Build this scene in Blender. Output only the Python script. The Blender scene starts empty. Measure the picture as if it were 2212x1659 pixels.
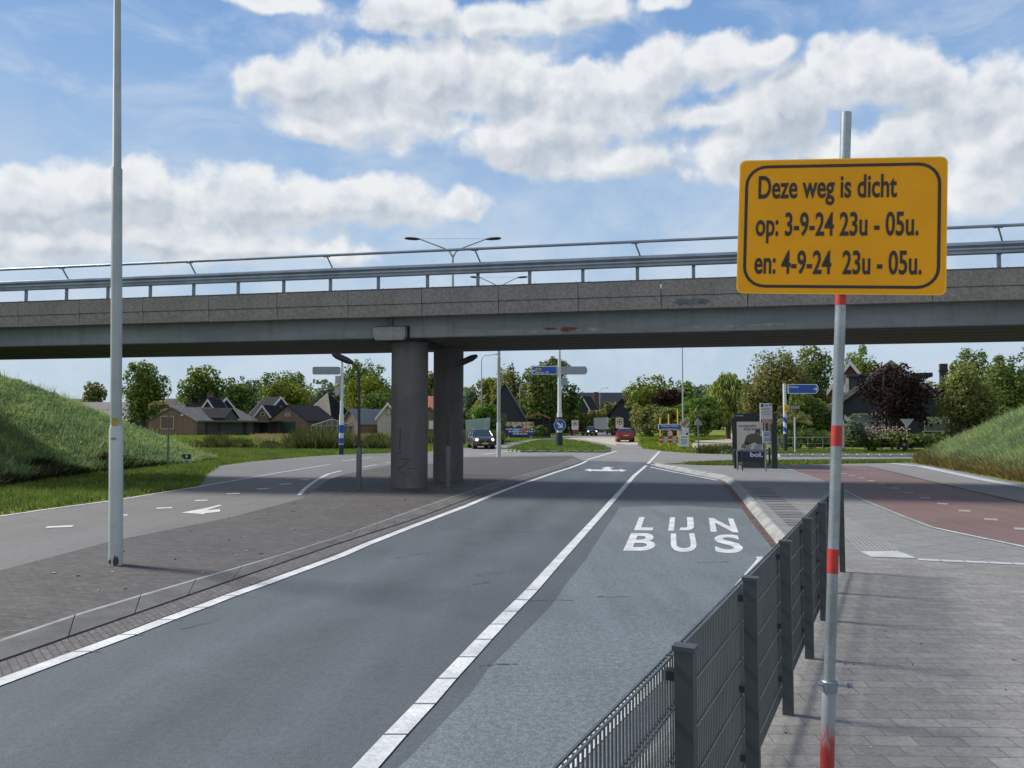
import bpy, math, random
import numpy as np
from mathutils import Vector, Matrix
S = bpy.context.scene
COL = S.collection
R = math.radians
PI = math.pi
random.seed(7)

# ---------------------------------------------------------------- camera
CX, CY, F, HZ, CAMH = 1106.0, 829.5, 1661.0, 910.0, 2.2
PITCH = math.atan((HZ - CY) / F)
cam = bpy.data.objects.new('camera', bpy.data.cameras.new('camera'))
COL.objects.link(cam)
cam.location = (0, 0, CAMH)
cam.rotation_euler = (PI / 2 + PITCH, 0, 0)
cam.data.sensor_width = 36.0
cam.data.lens = 36.0 * F / 2212.0
cam.data.clip_end = 3000
cam.data.clip_start = 0.05
S.camera = cam
# ---------------------------------------------------------------- light
SUN_DIR = Vector((-0.69, 0.27, 0.67)).normalized()
SUN_EL = math.asin(SUN_DIR.z)
SUN_ROT = math.atan2(SUN_DIR.x, SUN_DIR.y)
sl = bpy.data.lights.new('sun', 'SUN')
sl.energy = 4.9
sl.angle = R(11)
sl.color = (1.0, 0.95, 0.87)
so = bpy.data.objects.new('sun', sl)
COL.objects.link(so)
so.rotation_euler = SUN_DIR.to_track_quat('Z', 'Y').to_euler()
S.view_settings.view_transform = 'Standard'
S.view_settings.look = 'None'
S.view_settings.gamma = 1
S.view_settings.exposure = 0.08
SKY_STRENGTH = 0.115

def ray(x, y):
    cp, sp = math.cos(PITCH), math.sin(PITCH)
    u = CY - y
    return Vector((x - CX, F * cp - u * sp, F * sp + u * cp))
def G(x, y, z=0.0):
    """point of the level z that was measured at image position x, y"""
    d = ray(x, y)
    return Vector((0, 0, CAMH)) + d * ((z - CAMH) / d.z)
def D(x, y, Y):
    d = ray(x, y)
    return Vector((0, 0, CAMH)) + d * (Y / d.y)
def azel(x, y):
    d = ray(x, y).normalized()
    return math.atan2(d.x, d.y), math.asin(d.z)

# ---------------------------------------------------------------- world
W = bpy.data.worlds.new('World')
S.world = W
W.use_nodes = True
nt = W.node_tree
nt.nodes.clear()
class NT:
    def __init__(s, t): s.t = t
    def n(s, ty, **kw):
        o = s.t.nodes.new(ty)
        for k, v in kw.items(): setattr(o, k, v)
        return o
    def l(s, a, b): s.t.links.new(a, b)
    def math(s, op, a, b=None, c=None, clamp=False):
        o = s.n('ShaderNodeMath', operation=op); o.use_clamp = clamp
        for i, q in enumerate((a, b, c)):
            if q is None: continue
            if isinstance(q, (int, float)): o.inputs[i].default_value = q
            else: s.l(q, o.inputs[i])
        return o.outputs[0]
    def vmath(s, op, a, b=None, c=None):
        o = s.n('ShaderNodeVectorMath', operation=op)
        for i, q in enumerate((a, b, c)):
            if q is None: continue
            if isinstance(q, (tuple, list)): o.inputs[i].default_value = q
            else: s.l(q, o.inputs[i])
        return o.outputs['Value'] if op == 'LENGTH' else o.outputs[0]
    def mixc(s, f, a, b, bt='MIX'):
        o = s.n('ShaderNodeMix', data_type='RGBA', blend_type=bt)
        for i, q in ((0, f), (6, a), (7, b)):
            if isinstance(q, (int, float)): o.inputs[i].default_value = q
            elif isinstance(q, (tuple, list)): o.inputs[i].default_value = tuple(q) + ((1,) if len(q) == 3 else ())
            else: s.l(q, o.inputs[i])
        return o.outputs[2]
    def noise(s, vec, scale, detail=4, rough=0.5, dist=0.0):
        o = s.n('ShaderNodeTexNoise'); o.inputs['Scale'].default_value = scale
        o.inputs['Detail'].default_value = detail; o.inputs['Roughness'].default_value = rough
        o.inputs['Distortion'].default_value = dist
        if vec is not None: s.l(vec, o.inputs['Vector'])
        return o.outputs['Fac']
    def ss(s, v, a, b):
        o = s.n('ShaderNodeMapRange', interpolation_type='SMOOTHSTEP')
        s.l(v, o.inputs[0]); o.inputs[1].default_value = a; o.inputs[2].default_value = b
        return o.outputs[0]

BLOBS = [(640,185,100,68),(760,195,150,85),(930,180,165,95),(1080,195,170,92),(1240,205,160,68),(1400,160,120,82),(1550,130,120,55),
 (1650,112,80,34),(850,262,250,60),(1150,290,260,70),(1300,345,180,45),(690,270,120,38),
 (1520,245,85,48),(1690,240,190,95),(1850,180,150,82),(1960,160,110,60),(2110,225,170,90),(1560,320,110,66),(1850,320,320,70),
 (2170,290,110,110),(2150,395,150,60),
 (590,0,110,22),(880,25,150,48),(1080,45,160,42),(1270,15,150,38),(1420,5,60,24),
 (60,430,160,72),(210,425,170,72),(385,420,180,75),(560,430,170,60),(760,430,170,60),(900,440,120,52),(120,510,300,60),(420,520,330,42),
 (-350,300,260,150),(-700,420,300,120),(2600,330,300,150),(3000,500,300,110)]
grp = bpy.data.node_groups.new('cloud_density', 'ShaderNodeTree')
grp.interface.new_socket('V', in_out='INPUT', socket_type='NodeSocketVector')
grp.interface.new_socket('D', in_out='OUTPUT', socket_type='NodeSocketFloat')
g = NT(grp)
gi, go = g.n('NodeGroupInput'), g.n('NodeGroupOutput')
warp = g.n('ShaderNodeTexNoise'); warp.inputs['Scale'].default_value = 9; warp.inputs['Detail'].default_value = 2
g.l(gi.outputs[0], warp.inputs['Vector'])
vv = g.vmath('MULTIPLY_ADD', warp.outputs['Color'], (0.06, 0.03, 0), gi.outputs[0])
vv = g.vmath('ADD', vv, (-0.03, -0.015, 0))
cur = None
for (bx, by, rx, ry) in BLOBS:
    a, e = azel(bx, by)
    a2, _ = azel(bx + rx, by); _, e2 = azel(bx, by - ry)
    sx, sy = 1 / abs(a2 - a), 1 / abs(e2 - e)
    ln = g.vmath('LENGTH', g.vmath('MULTIPLY_ADD', vv, (sx, sy, 0), (-a * sx, -e * sy, 0)))
    cur = ln if cur is None else g.math('SMOOTH_MIN', cur, ln, 0.18)
for (a, e, ra, re_) in ((PI, .42, 1.35, .50), (-PI, .42, 1.35, .50)):   # unseen cloud added behind the viewer to brighten faces turned this way
    ln = g.vmath('LENGTH', g.vmath('MULTIPLY_ADD', vv, (1 / ra, 1 / re_, 0), (-a / ra, -e / re_, 0)))
    cur = g.math('SMOOTH_MIN', cur, ln, 0.18)
n1 = g.noise(gi.outputs[0], 19, 9, 0.58)
n2 = g.noise(gi.outputs[0], 48, 6, 0.6)
dd = g.math('SUBTRACT', 1.22, cur)
dd = g.math('MAXIMUM', dd, -0.9)
dd = g.math('MULTIPLY_ADD', g.math('SUBTRACT', n1, 0.5), 0.95, dd)
dd = g.math('MULTIPLY_ADD', g.math('SUBTRACT', n2, 0.5), 0.45, dd)
wc = g.n('ShaderNodeTexNoise'); wc.inputs['Scale'].default_value = 28; wc.inputs['Detail'].default_value = 4
g.l(gi.outputs[0], wc.inputs['Vector'])
pv_ = g.vmath('MULTIPLY_ADD', wc.outputs['Color'], (0.05, 0.05, 0), gi.outputs[0])
for sc__, am in ((11, 0.95), (26, 0.5)):
    vo = g.n('ShaderNodeTexVoronoi', feature='SMOOTH_F1', voronoi_dimensions='2D'); vo.inputs['Scale'].default_value = sc__; vo.inputs['Smoothness'].default_value = 0.35
    g.l(pv_, vo.inputs['Vector'])
    dd = g.math('MULTIPLY_ADD', g.math('SUBTRACT', 0.40, vo.outputs['Distance']), am, dd)
g.l(dd, go.inputs[0])

w = NT(nt)
tc = w.n('ShaderNodeTexCoord')
sep = w.n('ShaderNodeSeparateXYZ'); w.l(tc.outputs['Generated'], sep.inputs[0])
az = w.math('ARCTAN2', sep.outputs[0], sep.outputs[1]); el = w.math('ARCSINE', sep.outputs[2])
cmb = w.n('ShaderNodeCombineXYZ'); w.l(az, cmb.inputs[0]); w.l(el, cmb.inputs[1])
AE = cmb.outputs[0]
def dens(vec):
    o = w.n('ShaderNodeGroup'); o.node_tree = grp; w.l(vec, o.inputs[0]); return o.outputs[0]
d0 = dens(AE)
cover = w.math('MULTIPLY', w.ss(d0, -0.10, 0.50), 0.97)
SO = (-0.020, 0.026, 0)
rel = w.math('SUBTRACT', w.noise(AE, 11, 4, 0.55), w.noise(w.vmath('ADD', AE, SO), 11, 4, 0.55))
rel2 = w.math('SUBTRACT', w.noise(AE, 34, 5, 0.6), w.noise(w.vmath('ADD', AE, (-0.008, 0.010, 0)), 34, 5, 0.6))
core = w.ss(d0, 0.15, 1.55)
d1 = dens(w.vmath('ADD', AE, (-0.010, 0.020, 0)))
up = w.ss(w.math('SUBTRACT', d0, d1), -0.35, 0.55)
lit = w.math('MULTIPLY_ADD', core, -0.50, 0.72)
lit = w.math('MULTIPLY_ADD', rel, 1.5, lit)
lit = w.math('MULTIPLY_ADD', rel2, 0.4, lit)
lit = w.math('MULTIPLY_ADD', w.math('SUBTRACT', up, 0.4), 0.65, lit, clamp=True)
ccol = w.mixc(lit, (0.50, 0.57, 0.66), (0.93, 0.95, 0.97))
sky = w.n('ShaderNodeTexSky', sky_type='NISHITA'); sky.sun_disc = False
sky.sun_elevation = SUN_EL; sky.sun_rotation = SUN_ROT
sky.air_density = 1.0; sky.dust_density = 0.6; sky.ozone_density = 2.0
skyc = w.mixc(1.0, sky.outputs[0], (SKY_STRENGTH,) * 3, 'MULTIPLY')
blue = w.n('ShaderNodeValToRGB'); w.l(el, blue.inputs[0])
cr = blue.color_ramp
cr.elements[0].position = 0.0; cr.elements[0].color = (0.50, 0.63, 0.76, 1)
cr.elements[1].position = 0.62; cr.elements[1].color = (0.12, 0.29, 0.66, 1)
q = cr.elements.new(0.08); q.color = (0.46, 0.62, 0.80, 1)
q = cr.elements.new(0.22); q.color = (0.43, 0.61, 0.84, 1)
q = cr.elements.new(0.42); q.color = (0.27, 0.47, 0.80, 1)
base = w.mixc(0.85, skyc, blue.outputs[0])
ci = w.noise(w.vmath('MULTIPLY', AE, (1.0, 2.6, 1)), 6.5, 9, 0.6, 0.5)
cim = w.math('MULTIPLY', w.ss(ci, 0.42, 0.80), 0.6)
base = w.mixc(cim, base, (0.72, 0.80, 0.90))
low = w.ss(el, 0.42, 0.12)
veil = w.math('MULTIPLY', w.math('MULTIPLY', low, w.ss(el, -0.02, 0.10)), w.ss(w.noise(AE, 7, 8, 0.62), 0.30, 0.62))
base = w.mixc(w.math('MULTIPLY', veil, 0.8), base, (0.66, 0.76, 0.88))
allc = w.mixc(w.math('MULTIPLY', cover, w.ss(el, 0.02, 0.12)), base, ccol)
bg = w.n('ShaderNodeBackground'); w.l(allc, bg.inputs[0]); bg.inputs[1].default_value = 0.88
wo = w.n('ShaderNodeOutputWorld'); w.l(bg.outputs[0], wo.inputs[0])
W.cycles.sampling_method = 'MANUAL'
W.cycles.sample_map_resolution = 512

# ---------------------------------------------------------------- materials
MATS = {}
def mat(name, col, rough=0.6, metal=0.0, var=0.12, vs=3.0, fine=0.0, fs=60.0, bump=0.0, bs=40.0, emit=None, trans=0.0, col2=None, spec=None):
    """plain material with two sizes of mottling"""
    if name in MATS: return MATS[name]
    m = bpy.data.materials.new(name); m.use_nodes = True
    t = NT(m.node_tree); p = m.node_tree.nodes['Principled BSDF']
    p.inputs['Roughness'].default_value = rough; p.inputs['Metallic'].default_value = metal
    if spec is not None: p.inputs['Specular IOR Level'].default_value = spec
    tcn = t.n('ShaderNodeTexCoord'); oc = tcn.outputs['Object']
    dark = tuple(c * (1 - var) for c in col); light = tuple(min(1, c * (1 + var)) for c in (col2 or col))
    a = t.ss(t.noise(oc, vs, 5, 0.6), 0.3, 0.7)
    c = t.mixc(a, dark, light)
    if fine:
        b = t.ss(t.noise(oc, fs, 3, 0.7), 0.35, 0.65)
        c = t.mixc(b, t.mixc(1.0, c, (1 - fine,) * 3, 'MULTIPLY'), t.mixc(1.0, c, (1 + fine,) * 3, 'MULTIPLY'))
    t.l(c, p.inputs['Base Color'])
    if bump:
        bn = t.n('ShaderNodeBump'); bn.inputs['Strength'].default_value = bump; bn.inputs['Distance'].default_value = 0.02
        t.l(t.noise(oc, bs, 4, 0.6), bn.inputs['Height']); t.l(bn.outputs[0], p.inputs['Normal'])
    if emit:
        p.inputs['Emission Color'].default_value = tuple(emit[:3]) + (1,); p.inputs['Emission Strength'].default_value = emit[3]
    MATS[name] = m
    return m
def asphalt(name, c, var=0.12, speck=0.25, tint=None, rough=0.75, tracks=False):
    m = bpy.data.materials.new(name); m.use_nodes = True
    t = NT(m.node_tree); p = m.node_tree.nodes['Principled BSDF']
    oc = t.n('ShaderNodeTexCoord').outputs['Object']
    big = t.ss(t.noise(oc, 0.35, 5, 0.65, 0.6), 0.3, 0.7)
    streak = t.ss(t.noise(t.vmath('MULTIPLY', oc, (2.2, 0.16, 1)), 1.0, 4, 0.6), 0.35, 0.7)
    col = t.mixc(big, tuple(v * (1 - var) for v in c), tuple(v * (1 + var) for v in c))
    col = t.mixc(t.math('MULTIPLY', streak, 0.6), col, tuple(v * 1.22 for v in (tint or c)))
    if tracks:   # tyre polish and oil along the lane
        sp_ = t.n('ShaderNodeSeparateXYZ'); t.l(oc, sp_.inputs[0])
        cc_ = t.math('MULTIPLY_ADD', sp_.outputs[1], -0.228, t.math('ADD', sp_.outputs[0], 2.05))
        wob = t.noise(oc, 0.8, 4, 0.7)
        for c0, ww, f_ in ((-0.95, 0.30, 1.20), (-2.55, 0.30, 1.20), (-1.75, 0.28, 0.80)):
            dd_ = t.math('ABSOLUTE', t.math('ADD', cc_, -c0))
            mk = t.math('MULTIPLY', t.ss(dd_, ww * 1.7, 0.0), t.ss(wob, 0.30, 0.62))
            col = t.mixc(mk, col, t.mixc(1.0, col, (f_,) * 3, 'MULTIPLY'))
    st = t.ss(t.noise(oc, 55, 3, 0.75), 0.36, 0.66)
    st2 = t.ss(t.noise(oc, 17, 4, 0.7), 0.38, 0.62)
    col = t.mixc(st, t.mixc(1.0, col, (1 - speck,) * 3, 'MULTIPLY'), t.mixc(1.0, col, (1 + speck,) * 3, 'MULTIPLY'))
    col = t.mixc(st2, t.mixc(1.0, col, (1 - speck * .55,) * 3, 'MULTIPLY'), t.mixc(1.0, col, (1 + speck * .55,) * 3, 'MULTIPLY'))
    t.l(col, p.inputs['Base Color']); p.inputs['Roughness'].default_value = rough
    bn = t.n('ShaderNodeBump'); bn.inputs['Strength'].default_value = 0.35; bn.inputs['Distance'].default_value = 0.01
    t.l(t.noise(oc, 70, 3, 0.7), bn.inputs['Height']); t.l(bn.outputs[0], p.inputs['Normal'])
    return m
def paving(name, c1, c2, mortar, bw, bh, rot=0.0, offset=0.5, ms=0.006, var=0.2, dirt=0.25, dc=(0.10, 0.085, 0.07)):
    m = bpy.data.materials.new(name); m.use_nodes = True
    t = NT(m.node_tree); p = m.node_tree.nodes['Principled BSDF']
    oc = t.n('ShaderNodeTexCoord').outputs['Object']
    mp = t.n('ShaderNodeMapping'); mp.inputs['Rotation'].default_value = (0, 0, rot); t.l(oc, mp.inputs[0])
    br = t.n('ShaderNodeTexBrick'); br.offset = offset
    wv = t.n('ShaderNodeTexNoise'); wv.inputs['Scale'].default_value = 2.2; t.l(mp.outputs[0], wv.inputs['Vector'])
    vec = t.vmath('MULTIPLY_ADD', wv.outputs['Color'], (0.02, 0.02, 0), mp.outputs[0])
    t.l(vec, br.inputs['Vector'])
    for k, v in (('Color1', c1), ('Color2', c2), ('Mortar', mortar)): br.inputs[k].default_value = tuple(v) + (1,)
    br.inputs['Scale'].default_value = 1.0; br.inputs['Mortar Size'].default_value = ms; br.inputs['Mortar Smooth'].default_value = 0.3
    br.inputs['Brick Width'].default_value = bw; br.inputs['Row Height'].default_value = bh; br.inputs['Bias'].default_value = -0.1
    big = t.ss(t.noise(oc, 0.7, 6, 0.65, 0.5), 0.32, 0.72)
    col = t.mixc(t.math('MULTIPLY', big, dirt), br.outputs['Color'], dc)
    st = t.ss(t.noise(oc, 34, 4, 0.75), 0.35, 0.65)
    col = t.mixc(st, t.mixc(1.0, col, (1 - var,) * 3, 'MULTIPLY'), t.mixc(1.0, col, (1 + var,) * 3, 'MULTIPLY'))
    sm = t.ss(t.noise(oc, 7, 6, 0.75), 0.36, 0.64)
    col = t.mixc(sm, t.mixc(1.0, col, (1 - var * .7,) * 3, 'MULTIPLY'), t.mixc(1.0, col, (1 + var * .7,) * 3, 'MULTIPLY'))
    t.l(col, p.inputs['Base Color']); p.inputs['Roughness'].default_value = 0.85
    bn = t.n('ShaderNodeBump'); bn.inputs['Strength'].default_value = 0.5; bn.inputs['Distance'].default_value = 0.006
    h = t.math('MULTIPLY_ADD', br.outputs['Fac'], -1.0, t.math('MULTIPLY', t.noise(oc, 60, 3, 0.7), 0.5))
    t.l(h, bn.inputs['Height']); t.l(bn.outputs[0], p.inputs['Normal'])
    return m
def leafmat(name, c1, c2, c3=None, trans=0.48):
    if name in MATS: return MATS[name]
    m = bpy.data.materials.new(name); m.use_nodes = True
    t = NT(m.node_tree); m.node_tree.nodes.clear()
    ge = t.n('ShaderNodeNewGeometry'); rp = t.n('ShaderNodeValToRGB'); t.l(ge.outputs['Random Per Island'], rp.inputs[0])
    e = rp.color_ramp.elements
    e[0].color = tuple(c1) + (1,); e[1].color = tuple(c2) + (1,)
    if c3: x = e.new(0.85); x.color = tuple(c2) + (1,); e[2].color = tuple(c3) + (1,)
    oc = t.n('ShaderNodeTexCoord').outputs['Object']
    nz = t.ss(t.noise(oc, 0.55, 3, 0.6), 0.3, 0.7)
    col = t.mixc(nz, t.mixc(1.0, rp.outputs[0], (0.72, 0.78, 0.8), 'MULTIPLY'), t.mixc(1.0, rp.outputs[0], (1.3, 1.22, 1.05), 'MULTIPLY'))
    df = t.n('ShaderNodeBsdfDiffuse'); tr = t.n('ShaderNodeBsdfTranslucent'); mx = t.n('ShaderNodeMixShader')
    t.l(col, df.inputs[0]); t.l(col, tr.inputs[0]); mx.inputs[0].default_value = trans
    t.l(df.outputs[0], mx.inputs[1]); t.l(tr.outputs[0], mx.inputs[2])
    o = t.n('ShaderNodeOutputMaterial'); t.l(mx.outputs[0], o.inputs[0])
    MATS[name] = m
    return m
def grassmat(name, c1, c2, c3, s1=0.25):
    m = bpy.data.materials.new(name); m.use_nodes = True
    t = NT(m.node_tree); p = m.node_tree.nodes['Principled BSDF']
    oc = t.n('ShaderNodeTexCoord').outputs['Object']
    a = t.ss(t.noise(oc, s1, 6, 0.65), 0.3, 0.7); b = t.ss(t.noise(oc, 6, 5, 0.7), 0.3, 0.7)
    col = t.mixc(a, c1, c2); col = t.mixc(t.math('MULTIPLY', b, 0.6), col, c3)
    t.l(col, p.inputs['Base Color']); p.inputs['Roughness'].default_value = 0.95; p.inputs['Specular IOR Level'].default_value = 0.1
    bn = t.n('ShaderNodeBump'); bn.inputs['Strength'].default_value = 0.8; bn.inputs['Distance'].default_value = 0.1
    t.l(t.noise(oc, 9, 5, 0.7), bn.inputs['Height']); t.l(bn.outputs[0], p.inputs['Normal'])
    return m

M_ROAD = asphalt('dark asphalt', (0.068, 0.081, 0.088), 0.14, 0.18, tracks=True)
M_BAY = asphalt('worn bay asphalt', (0.122, 0.141, 0.149), 0.12, 0.26)
M_LROAD = asphalt('grey brown asphalt', (0.130, 0.124, 0.116), 0.10, 0.18)
M_FROAD = asphalt('pale asphalt', (0.190, 0.178, 0.162), 0.10, 0.14)
M_SAND = asphalt('sandy concrete paving', (0.40, 0.34, 0.26), 0.10, 0.10)
M_RED = asphalt('red cycle asphalt', (0.150, 0.093, 0.085), 0.14, 0.18)
M_PAVE = paving('grey concrete pavers', (0.190, 0.182, 0.166), (0.255, 0.246, 0.226), (0.105, 0.098, 0.088), 0.31, 0.155, 0.03, ms=0.005, var=0.14, dirt=0.55, dc=(0.155, 0.147, 0.137))
M_TILE = paving('grey platform tiles', (0.190, 0.190, 0.184), (0.215, 0.214, 0.206), (0.11, 0.108, 0.10), 0.6, 0.6, -0.42, 0.0, 0.012, 0.10, 0.2, (0.15, 0.145, 0.14))
M_BRICK = paving('brown brick paving', (0.060, 0.053, 0.050), (0.098, 0.086, 0.080), (0.042, 0.038, 0.036), 0.21, 0.07, 0.30, ms=0.010, var=0.28, dirt=0.5, dc=(0.095, 0.088, 0.082))
M_GUT = paving('gutter bricks', (0.098, 0.086, 0.084), (0.135, 0.122, 0.118), (0.05, 0.05, 0.05), 0.21, 0.07, 0.9, ms=0.008, var=0.25)
M_KERB = mat('kerb concrete', (0.105, 0.102, 0.094), 0.85, var=0.22, vs=2.5, fine=0.15, bump=0.3)
M_KERBL = mat('pale kerb concrete', (0.265, 0.265, 0.25), 0.85, var=0.25, vs=2.2, fine=0.18, bump=0.3)
M_BRIM = mat('pale kerb edge', (0.25, 0.26, 0.245), 0.8, var=0.2, vs=4, fine=0.15)  # paler than the concrete of the sloping kerb face
M_REDST = mat('red brown gutter strip', (0.095, 0.055, 0.042), 0.85, var=0.3, vs=3, fine=0.3)
M_WHITE = mat('road paint', (0.55, 0.555, 0.54), 0.6, var=0.18, vs=2.6, fine=0.14, fs=38)
M_WWORN = mat('worn road paint', (0.44, 0.45, 0.45), 0.6, var=0.22, vs=3.0, fine=0.22, fs=35)
M_CRACK = mat('joint line', (0.12, 0.12, 0.12), 0.8)
M_TAC = mat('tactile tile', (0.26, 0.26, 0.255), 0.8, var=0.1, fine=0.1); M_TACW = mat('white tile', (0.42, 0.43, 0.43), 0.7, var=0.08, fine=0.08)
M_GROUND = grassmat('meadow grass', (0.13, 0.18, 0.032), (0.21, 0.235, 0.06), (0.15, 0.19, 0.035), 0.06)
M_BANK = grassmat('bank soil and grass', (0.12, 0.165, 0.05), (0.15, 0.20, 0.06), (0.17, 0.21, 0.065), 0.4)
M_BANKR = grassmat('dry bank soil and grass', (0.12, 0.16, 0.06), (0.15, 0.19, 0.075), (0.19, 0.19, 0.09), 0.4)

# ---------------------------------------------------------------- mesh builder
class MB:
    def __init__(s): s.v = []; s.f = []; s.m = []; s.uv = None
    def add(s, vs, fs, mi=0):
        o = len(s.v); s.v += [tuple(q) for q in vs]
        for f in fs: s.f.append(tuple(i + o for i in f)); s.m.append(mi)
        return s
    def box(s, c, d, rz=0.0, mi=0, rx=0.0):
        hx, hy, hz = d[0] / 2, d[1] / 2, d[2] / 2
        M = Matrix.Rotation(rz, 3, 'Z') @ Matrix.Rotation(rx, 3, 'X')
        vs = [M @ Vector((x * hx, y * hy, z * hz)) + Vector(c) for z in (-1, 1) for y in (-1, 1) for x in (-1, 1)]
        return s.add(vs, [(0, 2, 3, 1), (4, 5, 7, 6), (0, 1, 5, 4), (2, 6, 7, 3), (0, 4, 6, 2), (1, 3, 7, 5)], mi)
    def cyl(s, p0, p1, r0, r1=None, n=12, mi=0, cap=True):
        r1 = r0 if r1 is None else r1
        p0, p1 = Vector(p0), Vector(p1); d = (p1 - p0)
        if d.length < 1e-6: return s
        d.normalize(); a = d.orthogonal().normalized(); b = d.cross(a)
        vs = []
        for p, r in ((p0, r0), (p1, r1)):
            for i in range(n):
                t = 2 * PI * i / n; vs.append(p + a * (r * math.cos(t)) + b * (r * math.sin(t)))
        fs = [(i, (i + 1) % n, n + (i + 1) % n, n + i) for i in range(n)]
        if cap: fs += [tuple(range(n - 1, -1, -1)), tuple(range(n, 2 * n))]
        return s.add(vs, fs, mi)
    def tube(s, pts, rs, n=8, mi=0):
        if isinstance(rs, (int, float)): rs = [rs] * len(pts)
        pts = [Vector(p) for p in pts]; rings = []
        a = None
        for i, p in enumerate(pts):
            d = (pts[min(i + 1, len(pts) - 1)] - pts[max(i - 1, 0)]).normalized()
            if a is None: a = d.orthogonal().normalized()
            a = (a - d * a.dot(d)).normalized(); b = d.cross(a)
            rings.append([p + a * (rs[i] * math.cos(2 * PI * k / n)) + b * (rs[i] * math.sin(2 * PI * k / n)) for k in range(n)])
        vs = [q for r in rings for q in r]; fs = []
        for i in range(len(pts) - 1):
            for k in range(n): fs.append((i * n + k, i * n + (k + 1) % n, (i + 1) * n + (k + 1) % n, (i + 1) * n + k))
        fs += [tuple(range(n - 1, -1, -1)), tuple(range((len(pts) - 1) * n, len(pts) * n))]
        return s.add(vs, fs, mi)
    def extr(s, poly, o, ex, ey, t, mi=0, mi2=None):
        """polygon poly in the plane o, ex, ey, thickened by t along ex x ey"""
        o, ex, ey = Vector(o), Vector(ex), Vector(ey); nn = ex.cross(ey).normalized() * t
        n = len(poly)
        a = [o + ex * x + ey * y for x, y in poly]
        vs = a + [q + nn for q in a]
        s.add(vs, [tuple(range(n - 1, -1, -1))] + [(i, (i + 1) % n, n + (i + 1) % n, n + i) for i in range(n)], mi)
        k = len(s.v) - 2 * n
        s.f.append(tuple(range(k + n, k + 2 * n))); s.m.append(mi if mi2 is None else mi2)
        return s
    def flat(s, pts, z, mi=0):
        return s.add([(p[0], p[1], z) for p in pts], [tuple(range(len(pts)))], mi)
    def slab(s, pts, z0, z1, mi=0):
        pts = ccw(pts)
        return s.extr([(p[0], p[1]) for p in pts], (0, 0, z0), (1, 0, 0), (0, 1, 0), z1 - z0, mi)
    def strip(s, pts, wd, z, mi=0, dash=None):
        """ribbon of width wd (or list) along a polyline"""
        pts = [Vector((p[0], p[1])) for p in pts]; vs = []
        for i, p in enumerate(pts):
            d = (pts[min(i + 1, len(pts) - 1)] - pts[max(i - 1, 0)]).normalized(); nn = Vector((-d.y, d.x))
            ww = wd[i] if isinstance(wd, list) else wd
            vs += [(p.x + nn.x * ww / 2, p.y + nn.y * ww / 2, z), (p.x - nn.x * ww / 2, p.y - nn.y * ww / 2, z)]
        return s.add(vs, [(2 * i, 2 * i + 1, 2 * i + 3, 2 * i + 2) for i in range(len(pts) - 1)], mi)
    def mesh(s, name, mats, smooth=False):
        me = bpy.data.meshes.new(name); me.from_pydata(s.v, [], s.f)
        for m in (mats if isinstance(mats, (list, tuple)) else [mats]): me.materials.append(m)
        if max(s.m, default=0): me.polygons.foreach_set('material_index', s.m)
        if smooth:
            me.polygons.foreach_set('use_smooth', [True] * len(s.f))
        me.update(); return me
    def build(s, name, mats, parent=None, smooth=False, **tags):
        o = bpy.data.objects.new(name, s.mesh(name, mats, smooth)); COL.objects.link(o)
        if parent is not None: o.parent = parent
        if smooth:
            md = o.modifiers.new('es', 'EDGE_SPLIT'); md.split_angle = R(40)
        for k, v in tags.items(): o[k] = v
        return o
def ccw(pts):
    a = sum(pts[i][0] * pts[(i + 1) % len(pts)][1] - pts[(i + 1) % len(pts)][0] * pts[i][1] for i in range(len(pts)))
    return list(pts) if a > 0 else list(reversed(pts))
def thing(name, label, cat, loc=(0, 0, 0), rz=0.0, group=None):
    o = bpy.data.objects.new(name, None); COL.objects.link(o); o.empty_display_size = 0.3
    o.location = loc; o.rotation_euler = (0, 0, rz); o['label'] = label; o['category'] = cat
    if group: o['group'] = group
    return o
def rrect(w_, h_, r, n=6, cx=0, cy=0):
    p = []
    for (sx, sy, a0) in ((1, 1, 0), (-1, 1, 90), (-1, -1, 180), (1, -1, 270)):
        for i in range(n + 1):
            a = R(a0 + 90 * i / n); p.append((cx + sx * (w_ / 2 - r) + r * math.cos(a), cy + sy * (h_ / 2 - r) + r * math.sin(a)))
    return p
def circ(r, n=24, cx=0, cy=0): return [(cx + r * math.cos(2 * PI * i / n), cy + r * math.sin(2 * PI * i / n)) for i in range(n)]
def ring(mb, outer, inner, o, ex, ey, t, mi=0):
    o, ex, ey = Vector(o), Vector(ex), Vector(ey); nn = ex.cross(ey).normalized() * t; n = len(outer)
    a = [o + ex * x + ey * y + nn for x, y in outer]; b = [o + ex * x + ey * y + nn for x, y in inner]
    return mb.add(a + b, [(i, (i + 1) % n, n + (i + 1) % n, n + i) for i in range(n)], mi)
_tc = {}
def textgeo(s, bold=0.0):
    k = (s, bold)
    if k in _tc: return _tc[k]
    cu = bpy.data.curves.new('t', 'FONT'); cu.body = s; cu.offset = bold; cu.resolution_u = 4
    ob = bpy.data.objects.new('t', cu); COL.objects.link(ob)
    dg = bpy.context.evaluated_depsgraph_get(); me = bpy.data.meshes.new_from_object(ob.evaluated_get(dg))
    v = np.array([q.co[:2] for q in me.vertices]); f = [tuple(p.vertices) for p in me.polygons]
    bpy.data.objects.remove(ob); bpy.data.curves.remove(cu); bpy.data.meshes.remove(me)
    _tc[k] = (v, f); return v, f
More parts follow.
